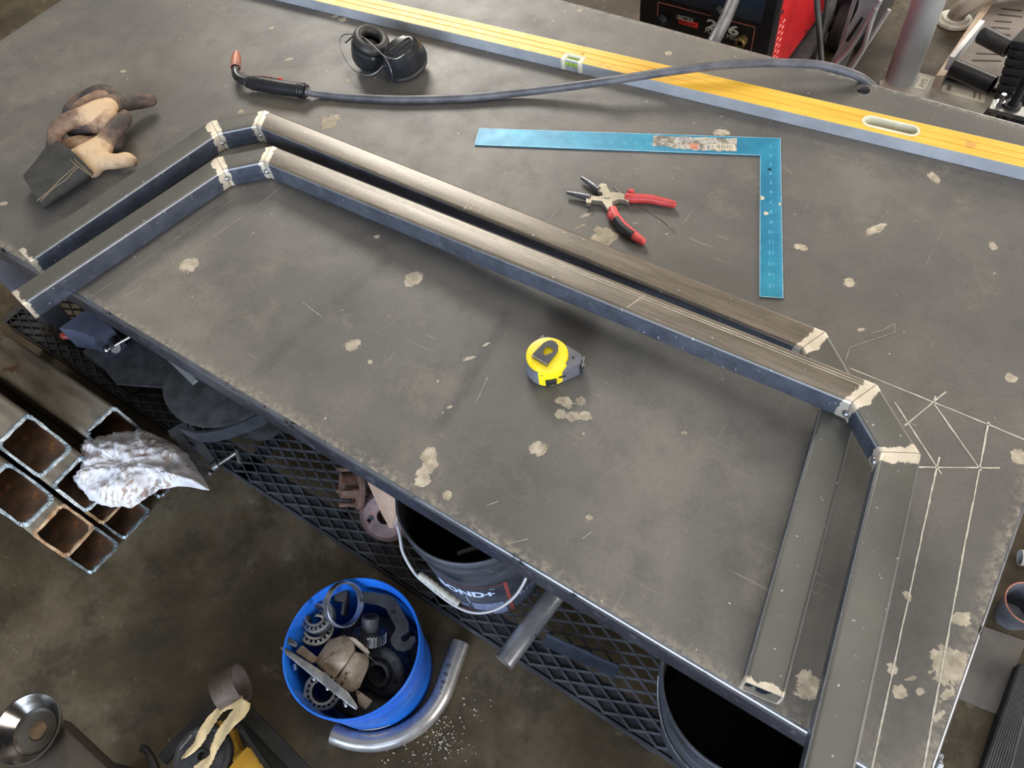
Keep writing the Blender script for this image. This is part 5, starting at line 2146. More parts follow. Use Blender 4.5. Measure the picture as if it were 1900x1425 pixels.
# ------------------------------------------------------------------ rusty hub, rotor and cardboard between clamp and bucket
def rusty():
    Zr = zpx(560, 820, .140351)
    r_ = lambda x, y, z: at(*Zr(x, y), z)
    z = SH + .10
    c = r_(700, 560, z)
    t = thing('wheel_hub', 'rusty wheel hub with long studs standing on the mesh shelf', 'wheel hub', (c.x, c.y, SH))
    o = c - Vector((0, 0, SH))
    ax = (-camx * .92 + camz * .36).normalized()
    off = Vector((c.x, c.y, SH))
    M = frame(c - off, ax)
    R = .062
    mb = MB()
    mb.lathe([(.012, -.016), (R - .002, -.016), (R, -.013), (R, -.004), (R - .002, -.002), (.034, 0), (.034, .020), (.030, .034), (.012, .034), (.012, -.016)], M, 48)
    mb.build('flange', M_RUST, t, smooth=30)
    for i in range(5):
        a = 2 * PI * i / 5 + .35
        p = Vector((.047 * math.cos(a), .047 * math.sin(a), 0))
        mb = MB()
        mb.cyl(M @ (p + Vector((0, 0, -.006))), M @ (p + Vector((0, 0, .038))), .0062, n=12)
        mb.cyl(M @ (p + Vector((0, 0, -.003))), M @ (p + Vector((0, 0, .010))), .0085, n=12)
        mb.build('stud', M_RUST, t)
    mb = MB()
    mb.box(M @ Vector((.0, -.012, .014)), (.034, .040, .026), bev=.004, rot=(.4, .3, .5))
    mb.build('square_boss', M_RUST, t)
    # rotor
    z = SH + .060
    c = r_(1090, 990, z)
    ax = (camz * .93 - camx * .18 - camy * .15).normalized()
    off = Vector((c.x, c.y, SH))
    t = thing('brake_rotor', 'purple brown rusted brake rotor leaning between hub and black bucket', 'brake rotor', tuple(off))
    M = frame(c - off, ax)
    mb = MB()
    R = .066
    mb.lathe([(.019, 0), (.052, .002), (R - .003, -.004), (R, -.008), (R, -.020), (R - .003, -.023), (.019, -.023), (.019, 0)], M, 56)
    mb.build('disc', mat('purple_brown_rust', S(92, 74, 74), S(134, 108, 104), 14, .6, .3, .3, 260, c3=S(140, 92, 74), s3=24, t3=.6), t, smooth=30)
    q = (r_(855, 1075, z) - c)
    lx = M.to_3x3().inverted() @ q
    mb = MB()
    mb.cyl(M @ Vector((lx.x, lx.y, 0)), M @ Vector((lx.x, lx.y, .012)), .0052, n=14)
    mb.build('stud', M_RUST, t)
    mb = MB()
    mb.cyl(M @ Vector((lx.x + .003, lx.y + .011, .0005)), M @ Vector((lx.x + .003, lx.y + .011, .0022)), .0068, n=16)
    mb.build('bolt_hole', M_INSIDE, t)
    # cardboard
    zc = SH + .22
    P = [r_(x, y, zz) for x, y, zz in [(845, 480, .34), (1230, 720, .34), (1240, 960, .29), (1195, 1120, .25), (1165, 1145, .245), (1050, 940, .27)]]
    c = P[3]
    t = thing('cardboard_piece', 'tan cardboard flap stuck between rotor and printed bucket', 'cardboard', tuple(c))
    n = (P[1] - P[0]).cross(P[4] - P[0]).normalized() * .0016
    mb = MB()
    k = len(P)
    mb.add(P + [p + n for p in P], [tuple(range(k)), tuple(range(k, 2 * k))[::-1]] + [(i, (i + 1) % k, k + (i + 1) % k, k + i) for i in range(k)])
    mb.build('sheet', mat('tan_cardboard', S(160, 132, 112), S(184, 156, 136), 14, .85), t, world=True, smooth=0)
    P = [r_(x, y, zz) for x, y, zz in [(1190, 1130, .246), (1240, 965, .285), (1262, 985, .285), (1262, 1085, .26), (1200, 1140, .246)]]
    n = Vector((0, 0, .001))
    k = len(P)
    mb = MB()
    mb.add(P + [p - n for p in P], [tuple(range(k)), tuple(range(k, 2 * k))[::-1]] + [(i, (i + 1) % k, k + (i + 1) % k, k + i) for i in range(k)])
    mb.build('folded_edge', mat('worn_cardboard', S(140, 124, 116), S(170, 156, 148), 30, .85), t, world=True, smooth=0)


rusty()

# ------------------------------------------------------------------ wire-feed welder behind the table
YW = 2.20
M_PANEL = mat('black_front_panel', S(20, 20, 24), S(30, 31, 36), 10, .32)
M_REDP = mat('red_powder_coat', S(196, 26, 36), S(222, 40, 48), 7, .42)
M_ORL = flat('orange_panel_line', S(176, 104, 92), .5)


def welder():
    x0 = aty(1186, 25, YW).x
    x1 = aty(1432, 60, YW).x
    xc, wd = (x0 + x1) / 2, x1 - x0
    t = thing('wire_feed_welder', 'red and black wire feed welder standing behind the table', 'welding machine', (xc, YW + .35, 0))
    o = Vector((xc, YW + .35, 0))
    yf = -.35
    mb = MB()
    mb.box((0, .03, .46), (wd - .03, .64, .64), bev=.006)
    mb.build('red_case', M_REDP, t)
    mb = MB()
    mb.box((0, yf + .012, .44), (wd, .024, .62), bev=.006)
    mb.box((wd / 2 - .012, yf + .03, .44), (.030, .05, .62), bev=.010)
    mb.box((-wd / 2 + .012, yf + .03, .44), (.030, .05, .62), bev=.010)
    mb.build('front_bezel', M_PANEL, t)
    mb = MB()
    mb.box((0, .05, .10), (wd + .06, .80, .03), bev=.004)
    mb.build('base_plate', M_GREYCAST, t)
    for sx in (-1, 1):
        mb = MB()
        mb.lathe([(0, -.02), (.05, -.02), (.085, -.018), (.085, .018), (.05, .02), (0, .02)], frame((sx * (wd / 2 + .06), .30, .086), (1, 0, 0)), 28)
        mb.build('wheel', M_RUBBER, t)
    P = lambda px, py: aty(px, py, YW - .0012) - o

    def rect_lines(cs, r=.0016):
        mb = MB()
        q = [P(*c) for c in cs]
        mb.sweep([q[0], q[1], q[2], q[3], q[0]], 0, sq=(r * 2, .0012), cap=False)
        mb.build('panel_outline', M_ORL, t, smooth=0)
    # rectangles: straightened to the panel's own axes
    def rr(pa, pb):
        a, b = P(*pa), P(*pb)
        z0_, z1_ = min(a.z, b.z), max(a.z, b.z)
        mb = MB()
        x0_, x1_ = a.x, b.x
        for (u, v, w_, h_) in (((x0_ + x1_) / 2, z0_, x1_ - x0_, .0028), ((x0_ + x1_) / 2, z1_, x1_ - x0_, .0028), (x0_, (z0_ + z1_) / 2, .0028, z1_ - z0_), (x1_, (z0_ + z1_) / 2, .0028, z1_ - z0_)):
            mb.box((u, yf - .0010, v), (w_, .0012, h_))
        mb.build('panel_outline', M_ORL, t, smooth=0, kind='stuff')
    zb = P(1220, 45).z
    rr((1221, 4), (1393, 96))
    rr((1240, -28), (1402, 32))
    mb = MB()
    q = P(1330, 5)
    mb.box((q.x, yf - .001, q.z + .012), (.30, .004, .085), bev=.002)
    mb.build('display_window', mat('dark_window', S(34, 42, 56), S(46, 56, 72), 4, .15), t)
    RX = Matrix.Rotation(PI / 2, 4, 'X')

    def txt(s, name, m, px, py, wpx, hz, **kw):
        c = P(px, py)
        a, b = P(*wpx[0]), P(*wpx[1])
        W_ = abs(b.x - a.x)
        ob = text_part(s, name, m, 1.0, Matrix.Identity(4), t, 0, **kw)
        xs = [v.co.x for v in ob.data.vertices]
        ys = [v.co.y for v in ob.data.vertices]
        sx, sy = W_ / (max(xs) - min(xs)), hz / (max(ys) - min(ys))
        mx, my = (max(xs) + min(xs)) / 2, (max(ys) + min(ys)) / 2
        for v in ob.data.vertices:
            v.co = Vector((c.x + (v.co.x - mx) * sx, yf - .0022, c.z + (v.co.y - my) * sy))
        return ob
    hz = lambda a, b: abs(P(*a).z - P(*b).z)
    M_TX = flat('silver_letters', S(206, 206, 200), .5)
    txt('LINCOLN', 'maker_name', M_TX, 1271, 34, ((1257, 30), (1287, 38)), hz((1258, 26), (1256, 33)) * 1.15, bold=.012)
    mb = MB()
    c = P(1277, 43.5)
    a, b = P(1259, 40), P(1295, 48)
    mb.box((c.x, yf - .0012, c.z), (abs(b.x - a.x), .0016, hz((1260, 37), (1258, 46)) * 1.05), bev=.0007)
    mb.build('red_badge', flat('red_badge', S(206, 52, 46), .4), t)
    txt('ELECTRIC', 'maker_name', flat('dark_letters', S(90, 22, 22), .5), 1277, 43.5, ((1262, 40), (1292, 48)), hz((1260, 40), (1259, 45)))
    txt('256', 'model_number', M_TX, 1341, 50.5, ((1311, 44), (1371, 60)), hz((1313, 36), (1310, 54)), bold=.03)
    txt('POWER MIG', 'machine_name', M_TX, 1337.5, 63.5, ((1308, 55), (1366, 71)), hz((1310, 52), (1309, 60)), bold=.01)
    mb = MB()
    q = P(1378, 74)
    mb.lathe([(.009, 0), (.017, 0), (.017, .022), (.013, .026), (.009, .026), (.009, .004), (0, .004)], frame((q.x, yf + .0, q.z), (0.0, -1, 0.0)), 20)
    mb.build('brass_socket', mat('dull_brass', S(120, 100, 62), S(150, 128, 84), 30, .4, .8), t)
    for px, py in ((1227, 38), (1332, 20)):
        q = P(px, py)
        mb = MB()
        mb.lathe([(0, .024), (.015, .022), (.019, .006), (.021, 0), (0, 0)], frame((q.x, yf + .001, q.z), (0, -1, 0)), 20)
        mb.build('knob', M_BLACKPLASTIC, t)
    # louvres in the red side panel
    xs = (wd - .03) / 2
    for i in range(9):
        for j in range(3):
            y = -.27 + j * .030
            z = .20 + i * .022
            mb = MB()
            mb.box((xs + .002, y, z), (.006, .022, .010), rot=(0, .5, 0), bev=.002)
            mb.build('louvre', mat('louvre_red', S(206, 84, 84), S(220, 120, 116), 20, .45) if not (i or j) else bpy.data.materials['louvre_red'], t)
    for y, z in ((-.23, .42), (.10, .16), (.24, .30)):
        mb = MB()
        mb.cyl((xs - .002, y, z), (xs + .0012, y, z), .008, n=12)
        mb.build('screw_hole', M_INSIDE, t)


welder()

t = thing('welder_cable', 'thick grey cable hanging in front of the welder panel', 'cable', tuple(aty(1325, 75, 1.72)))
mb = MB()
mb.sweep(catmull([aty(1376, -40, 1.98), aty(1362, -4, 1.92), aty(1346, 36, 1.83), aty(1327, 72, 1.74), aty(1312, 105, 1.69), aty(1296, 160, 1.66)], 6), .0165, n=14)
mb.build('cable', M_CABLE, t, world=True)
M_DCAB = mat('dark_cable', S(52, 50, 50), S(72, 70, 70), 20, .5)
for lab, pts, r in (('thicker dark cable hanging past the red welder side', [(1515, -12, 1.95), (1518, 30, 1.93), (1521, 70, 1.92), (1525, 120, 1.91), (1530, 170, 1.90)], .0075),
                    ('thinner dark cable hanging right of the other before the red side', [(1535, -12, 2.02), (1532, 20, 2.02), (1526, 55, 2.02), (1519, 85, 2.02), (1512, 125, 2.0), (1506, 170, 2.0)], .0058)):
    P = catmull([aty(*p) for p in pts], 6)
    t = thing('hanging_cable', lab, 'cable', tuple(P[-1]))
    mb = MB()
    mb.sweep(P, r, n=12)
    mb.build('cable', M_DCAB, t, world=True)

# ------------------------------------------------------------------ silver stand and dark case
M_ALU = mat('silver_cast_aluminium', S(158, 158, 162), S(190, 190, 193), 14, .42, .2)


def stand():
    yy = 2.42
    o = aty(1560, 110, yy)
    t = thing('silver_stand', 'silver cast metal leg frame standing right of the red welder', 'stand', (o.x, yy, 0))

    def pl(name, pts, th=.02, dy=0.0):
        q = [aty(x, y, yy + dy) for x, y in pts]
        M = Matrix(((1, 0, 0, 0), (0, 0, -1, 0), (0, 1, 0, 0), (0, 0, 0, 1)))
        mb = MB()
        mb.prism([(p.x - o.x, p.z) for p in q], -dy - th / 2, -dy + th / 2, M)
        return mb.build(name, M_ALU, t, smooth=0)
    pl('main_leg', [(1597, -6), (1642, -6), (1630, 16), (1603, 62), (1582, 94), (1566, 124), (1556, 150), (1532, 150), (1540, 118), (1556, 90), (1564, 78), (1578, 44), (1593, 14)], .016)
    pl('slot_groove', [(1600, 29), (1604, 31), (1576, 75), (1571, 72)], .020, -.001).data.materials[0] = M_INSIDE
    pl('side_web', [(1584, -6), (1596, -6), (1588, 4), (1575, 44), (1570, 66), (1556, 92), (1560, 74), (1572, 34)], .012, .01)
    for pts, r in (([(1634, 0), (1606, 46), (1576, 92), (1548, 122), (1535, 150)], .006), ([(1626, 14), (1616, 42), (1606, 80), (1596, 100), (1578, 128), (1565, 150)], .0085),
                   ([(1650, 18), (1632, 46), (1610, 80), (1597, 100)], .006)):
        mb = MB()
        mb.sweep(catmull([aty(x, y, yy - .014) for x, y in pts], 5), r, n=10)
        mb.build('rib', M_ALU, t, world=True)
    mb = MB()
    mb.box((.05, 0, .012), (.30, .22, .024), bev=.005)
    mb.build('foot', M_ALU, t)
    a, b = at(1526, 87, 0), at(1596, 101, 0)
    w_ = b.x - a.x
    t = thing('black_case', 'black case on the floor behind the silver stand', 'case', ((a.x + b.x) / 2, a.y + .22, 0))
    mb = MB()
    mb.box((0, 0, .17), (w_, .38, .34), bev=.012)
    mb.build('case_body', M_BLACKSTEEL, t)
    mb = MB()
    mb.box((0, 0, .35), (w_ + .01, .39, .02), bev=.006)
    mb.build('lid', M_BLACKSTEEL, t)
    mb = MB()
    mb.sweep([(-.06, -.02, .36), (-.05, -.02, .39), (.05, -.02, .39), (.06, -.02, .36)], .006, n=8)
    mb.build('carry_handle', M_BLACKPLASTIC, t)


stand()

# ------------------------------------------------------------------ pale post with base plate and stickers
def post():
    t = thing('lift_post', 'pale grey round steel post on a base plate behind the table', 'post', (-.338, 2.735, 0))
    mb = MB()
    mb.lathe([(.0515, .016), (.0515, 2.9), (.048, 2.9)], None, 40)
    mb.build('column', mat('pale_grey_paint', S(168, 174, 180), S(188, 192, 194), 3, .35, .2), t, smooth=40)
    mb = MB()
    q = [at(x, y, .016) - t.location for x, y in ((1693, 131), (1852, 174), (1800, 240), (1628, 196), (1632, 150))]
    mb.prism([(p.x, p.y) for p in q], 0, .016)
    mb.build('base_plate', mat('grey_paint_plate', S(150, 148, 138), S(172, 168, 156), 8, .5), t)
    M_LAB = mat('yellowed_label', S(190, 184, 166), S(210, 204, 186), 20, .6)
    c = at(1712, 154, .0165) - t.location
    mb = MB()
    mb.box((c.x, c.y, .0166), (.035, .075, .0006))
    lb = mb.build('sticker', M_LAB, t, smooth=0)
    text_part('SA4', 'sticker_text', flat('sticker_ink', S(110, 104, 96), .6), .030, Matrix.Translation((c.x, c.y, .0170)) @ Matrix.Rotation(-PI / 2, 4, 'Z'), lb, .0001)
    q = [at(x, y, .0165) - t.location for x, y in ((1752, 150), (1830, 172), (1826, 192), (1746, 170))]
    mb = MB()
    mb.prism([(p.x, p.y) for p in q], .0164, .0170)
    lb = mb.build('data_label', M_LAB, t, smooth=0)
    for k, (a, b) in enumerate((((.10, .25), (.20, .75)), ((.72, .15), (.78, .8)), ((.86, .15), (.90, .8)))):
        f = lambda u, v: q[0].lerp(q[1], u).lerp(q[3].lerp(q[2], u), v)
        P = [f(a[0], a[1]), f(b[0], a[1]), f(b[0], b[1]), f(a[0], b[1])]
        mb = MB()
        mb.prism([(p.x, p.y) for p in P], .0170, .0172)
        mb.build('label_print', flat('label_ink', S(130, 124, 112), .6) if not k else bpy.data.materials['label_ink'], lb, smooth=0)


post()

# ------------------------------------------------------------------ floor flange and pipe, ramp plate, black bracket, ribbed bumper
def back_right():
    c = at(1770, 40, 0)
    t = thing('floor_pipe', 'bent grey pipe rising from a round white floor flange', 'pipe', (c.x, c.y, 0))
    mb = MB()
    mb.lathe([(.030, 0), (.064, 0), (.066, .004), (.062, .012), (.050, .015), (.046, .022), (.030, .022), (.030, 0)], None, 40)
    mb.build('flange', mat('chipped_white_enamel', S(188, 184, 170), S(214, 210, 198), 14, .4), t, smooth=30)
    mb = MB()
    mb.sweep(catmull([(0, 0, .005), (.004, .0, .04), (.03, .02, .075), (.08, .06, .10), (.15, .12, .11), (.30, .26, .11)], 6), .032, n=20)
    mb.build('pipe', mat('dusty_pipe', S(128, 116, 104), S(160, 148, 136), 10, .5), t)
    # ramp plate
    z = .06
    P = [at(x, y, z) for x, y in ((1851, -8), (1754, 138), (1850, 163), (1990, 196), (1990, -8))]
    c = sum(P, Vector()) / 5
    t = thing('slotted_plate', 'grey slotted steel plate with beige edge far right behind table', 'steel plate', (c.x, c.y, 0))
    mb = MB()
    mb.prism([(p.x - c.x, p.y - c.y) for p in P], z - .008, z)
    mb.build('plate', mat('grey_brown_plate', S(98, 90, 84), S(118, 108, 100), 6, .6), t, smooth=0)
    P = [at(x, y, z) for x, y in ((1837, -8), (1851, -8), (1752, 142), (1736, 142))]
    mb = MB()
    mb.prism([(p.x - c.x, p.y - c.y) for p in P], 0, z + .004)
    mb.build('edge_angle', mat('beige_paint', S(166, 146, 124), S(188, 168, 146), 8, .6), t, smooth=0)
    mb = MB()
    p = at(1900, 60, z) - c
    mb.box((p.x, p.y, (z - .01) / 2), (.05, .5, z - .01))
    mb.build('support', M_GREYCAST, t)
    for a, b in (((1858, 16), (1896, 20)), ((1852, 27), (1897, 31)), ((1846, 39), (1877, 41)), ((1840, 50.5), (1874, 53)), ((1849, 62), (1875, 65)), ((1812, 99), (1861, 101)), ((1804, 112), (1858, 113))):
        mb = MB()
        mb.sweep([at(*a, z + .0005), at(*b, z + .0005)], 0, sq=(.006, .002))
        mb.build('slot', M_INSIDE, t, world=True, smooth=0)
    # black U bracket on top
    z = .155
    t = thing('pad_bracket', 'black tubular bracket with a bright bar lying on the slotted plate', 'bracket', tuple(at(1800, 100, .06)))
    for a, b, r in (((1822, 64), (1872, 90), .030), ((1768, 126), (1842, 158), .030)):
        mb = MB()
        mb.cyl(at(*a, z), at(*b, z), r, n=28, inner=r - .006)
        mb.build('tube', M_BLACKPLASTIC, t, world=True)
    mb = MB()
    mb.sweep([at(1818, 50, z + .02), at(1761, 118, z + .02)], 0, sq=(.016, .050))
    mb.build('cross_bar', flat('bright_painted_bar', S(206, 208, 210), .4), t, world=True, smooth=0)
    # ribbed rubber block
    a, b = at(1858, 214, .075), at(1912, 42, .36)
    t = thing('rubber_bumper', 'black ribbed rubber block at the far right edge of the view', 'rubber block', tuple(a))
    n = 11
    d = (b - a) / n
    rx = Vector((1, -.12, 0)).normalized()
    for i in range(n):
        p = a + d * (i + .5)
        mb = MB()
        M = frame(p + rx * .16, d, rx)
        mb.box((0, 0, 0), (.36, .16, d.length * .86), M, bev=.004)
        mb.build('rib', M_RUBBER, t, world=True)
    mb = MB()
    M = frame((a + b) / 2 + rx * .17, d, rx)
    mb.box((0, .0, 0), (.33, .145, (b - a).length * .98), M)
    mb.build('core', M_RUBBER, t, world=True)
    # bolted bar
    z = .48
    a, b = at(1838, 196, z), at(1925, 218, z)
    t = thing('bolted_bar', 'flat grey steel bar with upright bolt beside the ribbed rubber block', 'steel bar', tuple(a))
    mb = MB()
    mb.sweep([a, b + (b - a)], 0, sq=(.040, .012))
    mb.build('bar', M_STEEL, t, world=True, smooth=0)
    c = at(1853, 196, z)
    mb = MB()
    mb.cyl(c - Vector((0, 0, .05)), c + Vector((0, 0, .035)), .0065, n=12)
    mb.build('bolt', M_CHROME, t, world=True)
    mb = MB()
    mb.cyl(c + Vector((0, 0, .006)), c + Vector((0, 0, .014)), .012, n=6)
    mb.build('nut', M_CHROME, t, world=True, smooth=0)
    c = at(1876, 200, z)
    mb = MB()
    mb.cyl(c + Vector((0, 0, -.47)), c + Vector((0, 0, .13)), .013, n=16)
    mb.build('rod', M_BLACKPLASTIC, t, world=True)
    mb = MB()
    mb.lathe([(.013, -.01), (.022, -.01), (.022, .012), (.013, .012)], Matrix.Translation(c), 20)
    mb.build('collar', M_RUBBER, t, world=True)


back_right()

# ------------------------------------------------------------------ right of the table
def right_side():
    z = .005
    P = [at(x, y, z) for x, y in ((1790, 1150), (1905, 1190), (1886, 1235), (1872, 1270), (1858, 1316), (1848, 1324), (1760, 1288), (1700, 1262), (1640, 1180))]
    c = sum(P, Vector()) / len(P)
    t = thing('rubber_sheet', 'flat grey brown sheet lying on the floor right of the table', 'sheet', (c.x, c.y, 0))
    mb = MB()
    mb.prism([(p.x - c.x, p.y - c.y) for p in P], .0005, z)
    mb.build('sheet', mat('grey_brown_sheet', S(82, 76, 70), S(104, 97, 90), 8, .6), t, smooth=0)
    # ribbed black thing in the corner
    a = at(1905, 1228, .10)
    t = thing('ribbed_mat', 'black ribbed rubber edge in the lower right corner', 'rubber mat', tuple(at(1880, 1400, 0)))
    for i in range(9):
        f = i / 8
        p0 = at(1893 + 26 * f, 1236 + 4 * f, .03)
        p1 = at(1822 + 46 * f, 1440, .03)
        mb = MB()
        mb.sweep([p0, p0.lerp(p1, .5), p1], .0065, n=8)
        mb.build('rib', M_RUBBER, t, world=True)
    P = [at(x, y, .028) for x, y in ((1888, 1234), (1930, 1238), (1930, 1445), (1818, 1445), (1850, 1340))]
    c = t.location
    mb = MB()
    mb.prism([(p.x - c.x, p.y - c.y) for p in P], .0, .028)
    mb.build('base', M_RUBBER, t, smooth=0)
    # white pipe end
    a = at(1892, 1034, .03)
    t = thing('white_pipe', 'short white plastic pipe end at the right edge of the floor', 'pipe', tuple(a))
    mb = MB()
    mb.cyl(a, a + Vector((.35, .12, 0)), .019, n=24, inner=.0165)
    mb.build('pipe_wall', flat('white_plastic', S(206, 206, 206), .4), t, world=True)
    # half seen steel cup
    c = at(1908, 1120, .10)
    t = thing('steel_cup', 'half seen grey cup with brown rim at the right edge', 'cup', (c.x, c.y, 0))
    mb = MB()
    mb.lathe([(0, 0), (.030, 0), (.036, .02), (.044, .08), (.048, .10), (.045, .10), (.040, .08), (.030, .01), (0, .01)], None, 32)
    mb.build('cup_wall', mat('grey_cup', S(96, 98, 108), S(140, 142, 150), 10, .3, .5), t, smooth=40)
    mb = MB()
    mb.lathe([(.0475, .0985), (.049, .101), (.0475, .1035), (.045, .102)], None, 32)
    mb.build('rim', M_COPPER, t, smooth=60)
    # clear bag just past the table corner
    c = at(1741, 1404, .42)
    out_ = [at(x, y, .42) for x, y in ((1738, 1392), (1748, 1394), (1752, 1404), (1748, 1440), (1728, 1440))]
    t = thing('plastic_bag', 'small crumpled clear plastic bag hanging by the near table corner', 'plastic bag', (c.x, c.y, .38))
    mound('bag', [(p.x, p.y) for p in out_], .38, .05, mat('crinkled_clear_plastic', S(150, 152, 156), S(214, 216, 220), 60, .25, .2), t, amp=.010, freq=60)


right_side()

# ------------------------------------------------------------------ lower left: chrome bowl on beam, machine, cloth
def lower_left():
    z = .38
    c = at(49, 1352, z)
    tb = thing('steel_beam', 'dark brown steel beam in the lower left corner under the chrome bowl', 'beam', (c.x, c.y - .05, 0))
    yE = at(118, 1348, .335).y
    mb = MB()
    mb.box((.59, yE - .075 - (c.y - .05), .300), (1.2, .15, .07), bev=.006)
    mb.build('beam', mat('dark_brown_paint', S(58, 50, 42), S(78, 70, 60), 8, .55), tb)
    for x in (.06, 1.0):
        mb = MB()
        mb.box((x, yE - .075 - (c.y - .05), .1325), (.07, .07, .265), bev=.004)
        mb.build('leg', M_GREYCAST, tb)
    t = thing('chrome_bowl', 'round chrome parts bowl standing on the dark beam', 'bowl', (c.x, c.y, .3365))
    mb = MB()
    R = .067
    h = z - .3365
    mb.lathe([(0, 0), (.030, 0), (.050, .006), (R - .004, h - .004), (R, h - .001), (R, h + .0005), (R - .003, h + .001), (R - .006, h - .003), (.054, h - .014), (.051, h - .018), (.043, h - .028), (.043, h - .031), (0, h - .0395)], None, 64)
    mb.build('bowl_wall', mat('dull_chrome', S(124, 120, 116), S(160, 157, 154), 6, .20, 1.0), t, smooth=35)
    mb = MB()
    mb.lathe([(.043, h - .027), (.042, h - .0275), (.036, h - .034), (.022, h - .036), (.0, h - .036)], None, 40)
    mb.build('dark_dish', mat('oily_brown', S(40, 34, 26), S(62, 54, 42), 30, .4, .3), t, smooth=40)
    mb = MB()
    mb.lathe([(0, h - .0325), (.014, h - .0335), (.018, h - .0365), (0, h - .0385)], Matrix.Translation((-.003, .002, 0)), 28)
    mb.build('rusty_cap', mat('rusty_cap', S(86, 66, 44), S(120, 94, 64), 40, .7), t, smooth=40)
    # machine with round disc
    Zq = zpx(240, 1220, .168421)
    q_ = lambda x, y, zz: at(*Zq(x, y), zz)
    o = q_(800, 1100, 0)
    t = thing('yellow_machine', 'yellow and black machine with round black disc at the bottom edge', 'machine', (o.x, o.y, 0))
    M_YM = mat('greasy_yellow_paint', S(178, 132, 34), S(206, 160, 56), 12, .5, 0, .1, 200, c3=S(70, 58, 40), s3=22, t3=.56)
    M_BK = mat('black_greasy_steel', S(26, 26, 24), S(42, 41, 38), 14, .45)
    mb = MB()
    mb.lathe([(.009, .084), (.014, .084), (.016, .081), (.052, .080), (.057, .083), (.063, .083), (.064, .080), (.064, .060), (.009, .060), (.009, .084)], Matrix.Translation((q_(800, 1085, .08) - o).to_2d().to_3d()), 56)
    mb.build('disc', M_GREYCAST, t, smooth=30)
    mb = MB()
    P = [q_(x, y, .075) - o for x, y in ((1060, 1260), (1295, 985), (1345, 1005), (1400, 1080), (1450, 1170), (1560, 1300), (1050, 1320))]
    mb.prism([(p.x, p.y) for p in P], .03, .075)
    mb.build('cover', M_YM, t, smooth=0)
    mb = MB()
    P = [q_(x, y, .045) - o for x, y in ((820, 800), (1000, 690), (1120, 760), (1210, 1010), (1100, 1130), (1000, 1000))]
    mb.prism([(p.x, p.y) for p in P], .012, .045)
    mb.build('body', M_YM, t, smooth=0)
    for pts, w_, zz in ((((370, 1130), (960, 500)), .026, .05), (((1150, 660), (1560, 1260)), .010, .085), (((1290, 600), (1930, 1270)), .030, .065), (((1220, 640), (1700, 1270)), .022, .040)):
        mb = MB()
        mb.sweep([q_(*pts[0], zz) - o, q_(*pts[1], zz) - o], 0, sq=(w_, .018))
        mb.build('frame_rail', M_BK, t, smooth=0)
    mb = MB()
    mb.sweep(catmull([q_(x, y, .06) - o for x, y in ((130, 1000), (175, 1010), (230, 1080), (280, 1180), (310, 1300))], 5), .008, n=12)
    mb.build('handle', M_BK, t)
    mb = MB()
    mb.sweep([q_(560, 1010, .082) - o, q_(690, 850, .082) - o], .003, n=8)
    mb.build('wire_clip', M_STEEL, t)
    # steel tube offcut
    zz = .115
    a, b = q_(990, 385, zz), q_(1245, 265, zz + .012)
    d = (b - a).normalized()
    d = (d - camz * .08).normalized()
    t = thing('tube_offcut', 'short brownish steel tube offcut lying on the machine rails', 'tube offcut', tuple(a - Vector((0, 0, .03))))
    mb = MB()
    mb.cyl(a, a + d * .056, .0435, n=40, inner=.0405)
    mb.build('tube_wall', mat('brown_steel', S(84, 72, 64), S(112, 98, 90), 20, .5, .2), t, world=True)
    # two torn cloth strips
    M_CL = mat('cream_cotton', S(206, 180, 132), S(226, 204, 160), 30, .9, 0, .4, 300)
    for lab, pts, ws in (('torn cream cloth strip on the left ending over the black disc', [(1250, 470, .135), (1180, 490, .132), (1060, 520, .125), (960, 620, .118), (870, 740, .110), (800, 850, .102), (745, 950, .096), (660, 1040, .092), (575, 1110, .090)], [.020, .026, .022, .020, .024, .023, .020, .014, .005]),
                         ('wider torn cream cloth strip on the right hanging over the disc edge', [(1290, 480, .137), (1240, 560, .135), (1140, 680, .126), (1050, 790, .116), (985, 900, .106), (930, 1010, .098), (910, 1080, .094), (860, 1150, .092), (740, 1260, .092)], [.020, .034, .030, .026, .024, .016, .012, .020, .030])):
        P = catmull([q_(*p) for p in pts], 6)
        W_ = np.interp(np.linspace(0, 1, len(P)), np.linspace(0, 1, len(ws)), ws)
        vs, fs = [], []
        m = 7
        for i, p in enumerate(P):
            d = (P[min(i + 1, len(P) - 1)] - P[max(i - 1, 0)]).normalized()
            s = Vector((d.y, -d.x, 0)).normalized()
            for j in range(m):
                u = j / (m - 1) - .5
                e = random.uniform(-.0012, .0012) if j in (0, m - 1) else 0
                vs.append(p + s * (u * W_[i] + e) + Vector((0, 0, .0016 * math.sin(u * 5 + i * .21) + .0008 * math.sin(i * .6 + u * 3))))
        n = len(P)
        for i in range(n - 1):
            for j in range(m - 1):
                fs.append((i * m + j, i * m + j + 1, (i + 1) * m + j + 1, (i + 1) * m + j))
        k = len(vs)
        vs += [v - Vector((0, 0, .0012)) for v in vs]
        fs += [tuple(k + a for a in f)[::-1] for f in fs]
        for i in range(n - 1):
            fs += [(i * m, (i + 1) * m, k + (i + 1) * m, k + i * m), (i * m + m - 1, k + i * m + m - 1, k + (i + 1) * m + m - 1, (i + 1) * m + m - 1)]
        t = thing('cloth_strip', lab, 'cloth', tuple(P[n // 2] - Vector((0, 0, .02))))
        mb = MB()
        mb.add(vs, fs)
        mb.build('cloth', M_CL, t, world=True, smooth=60)


lower_left()


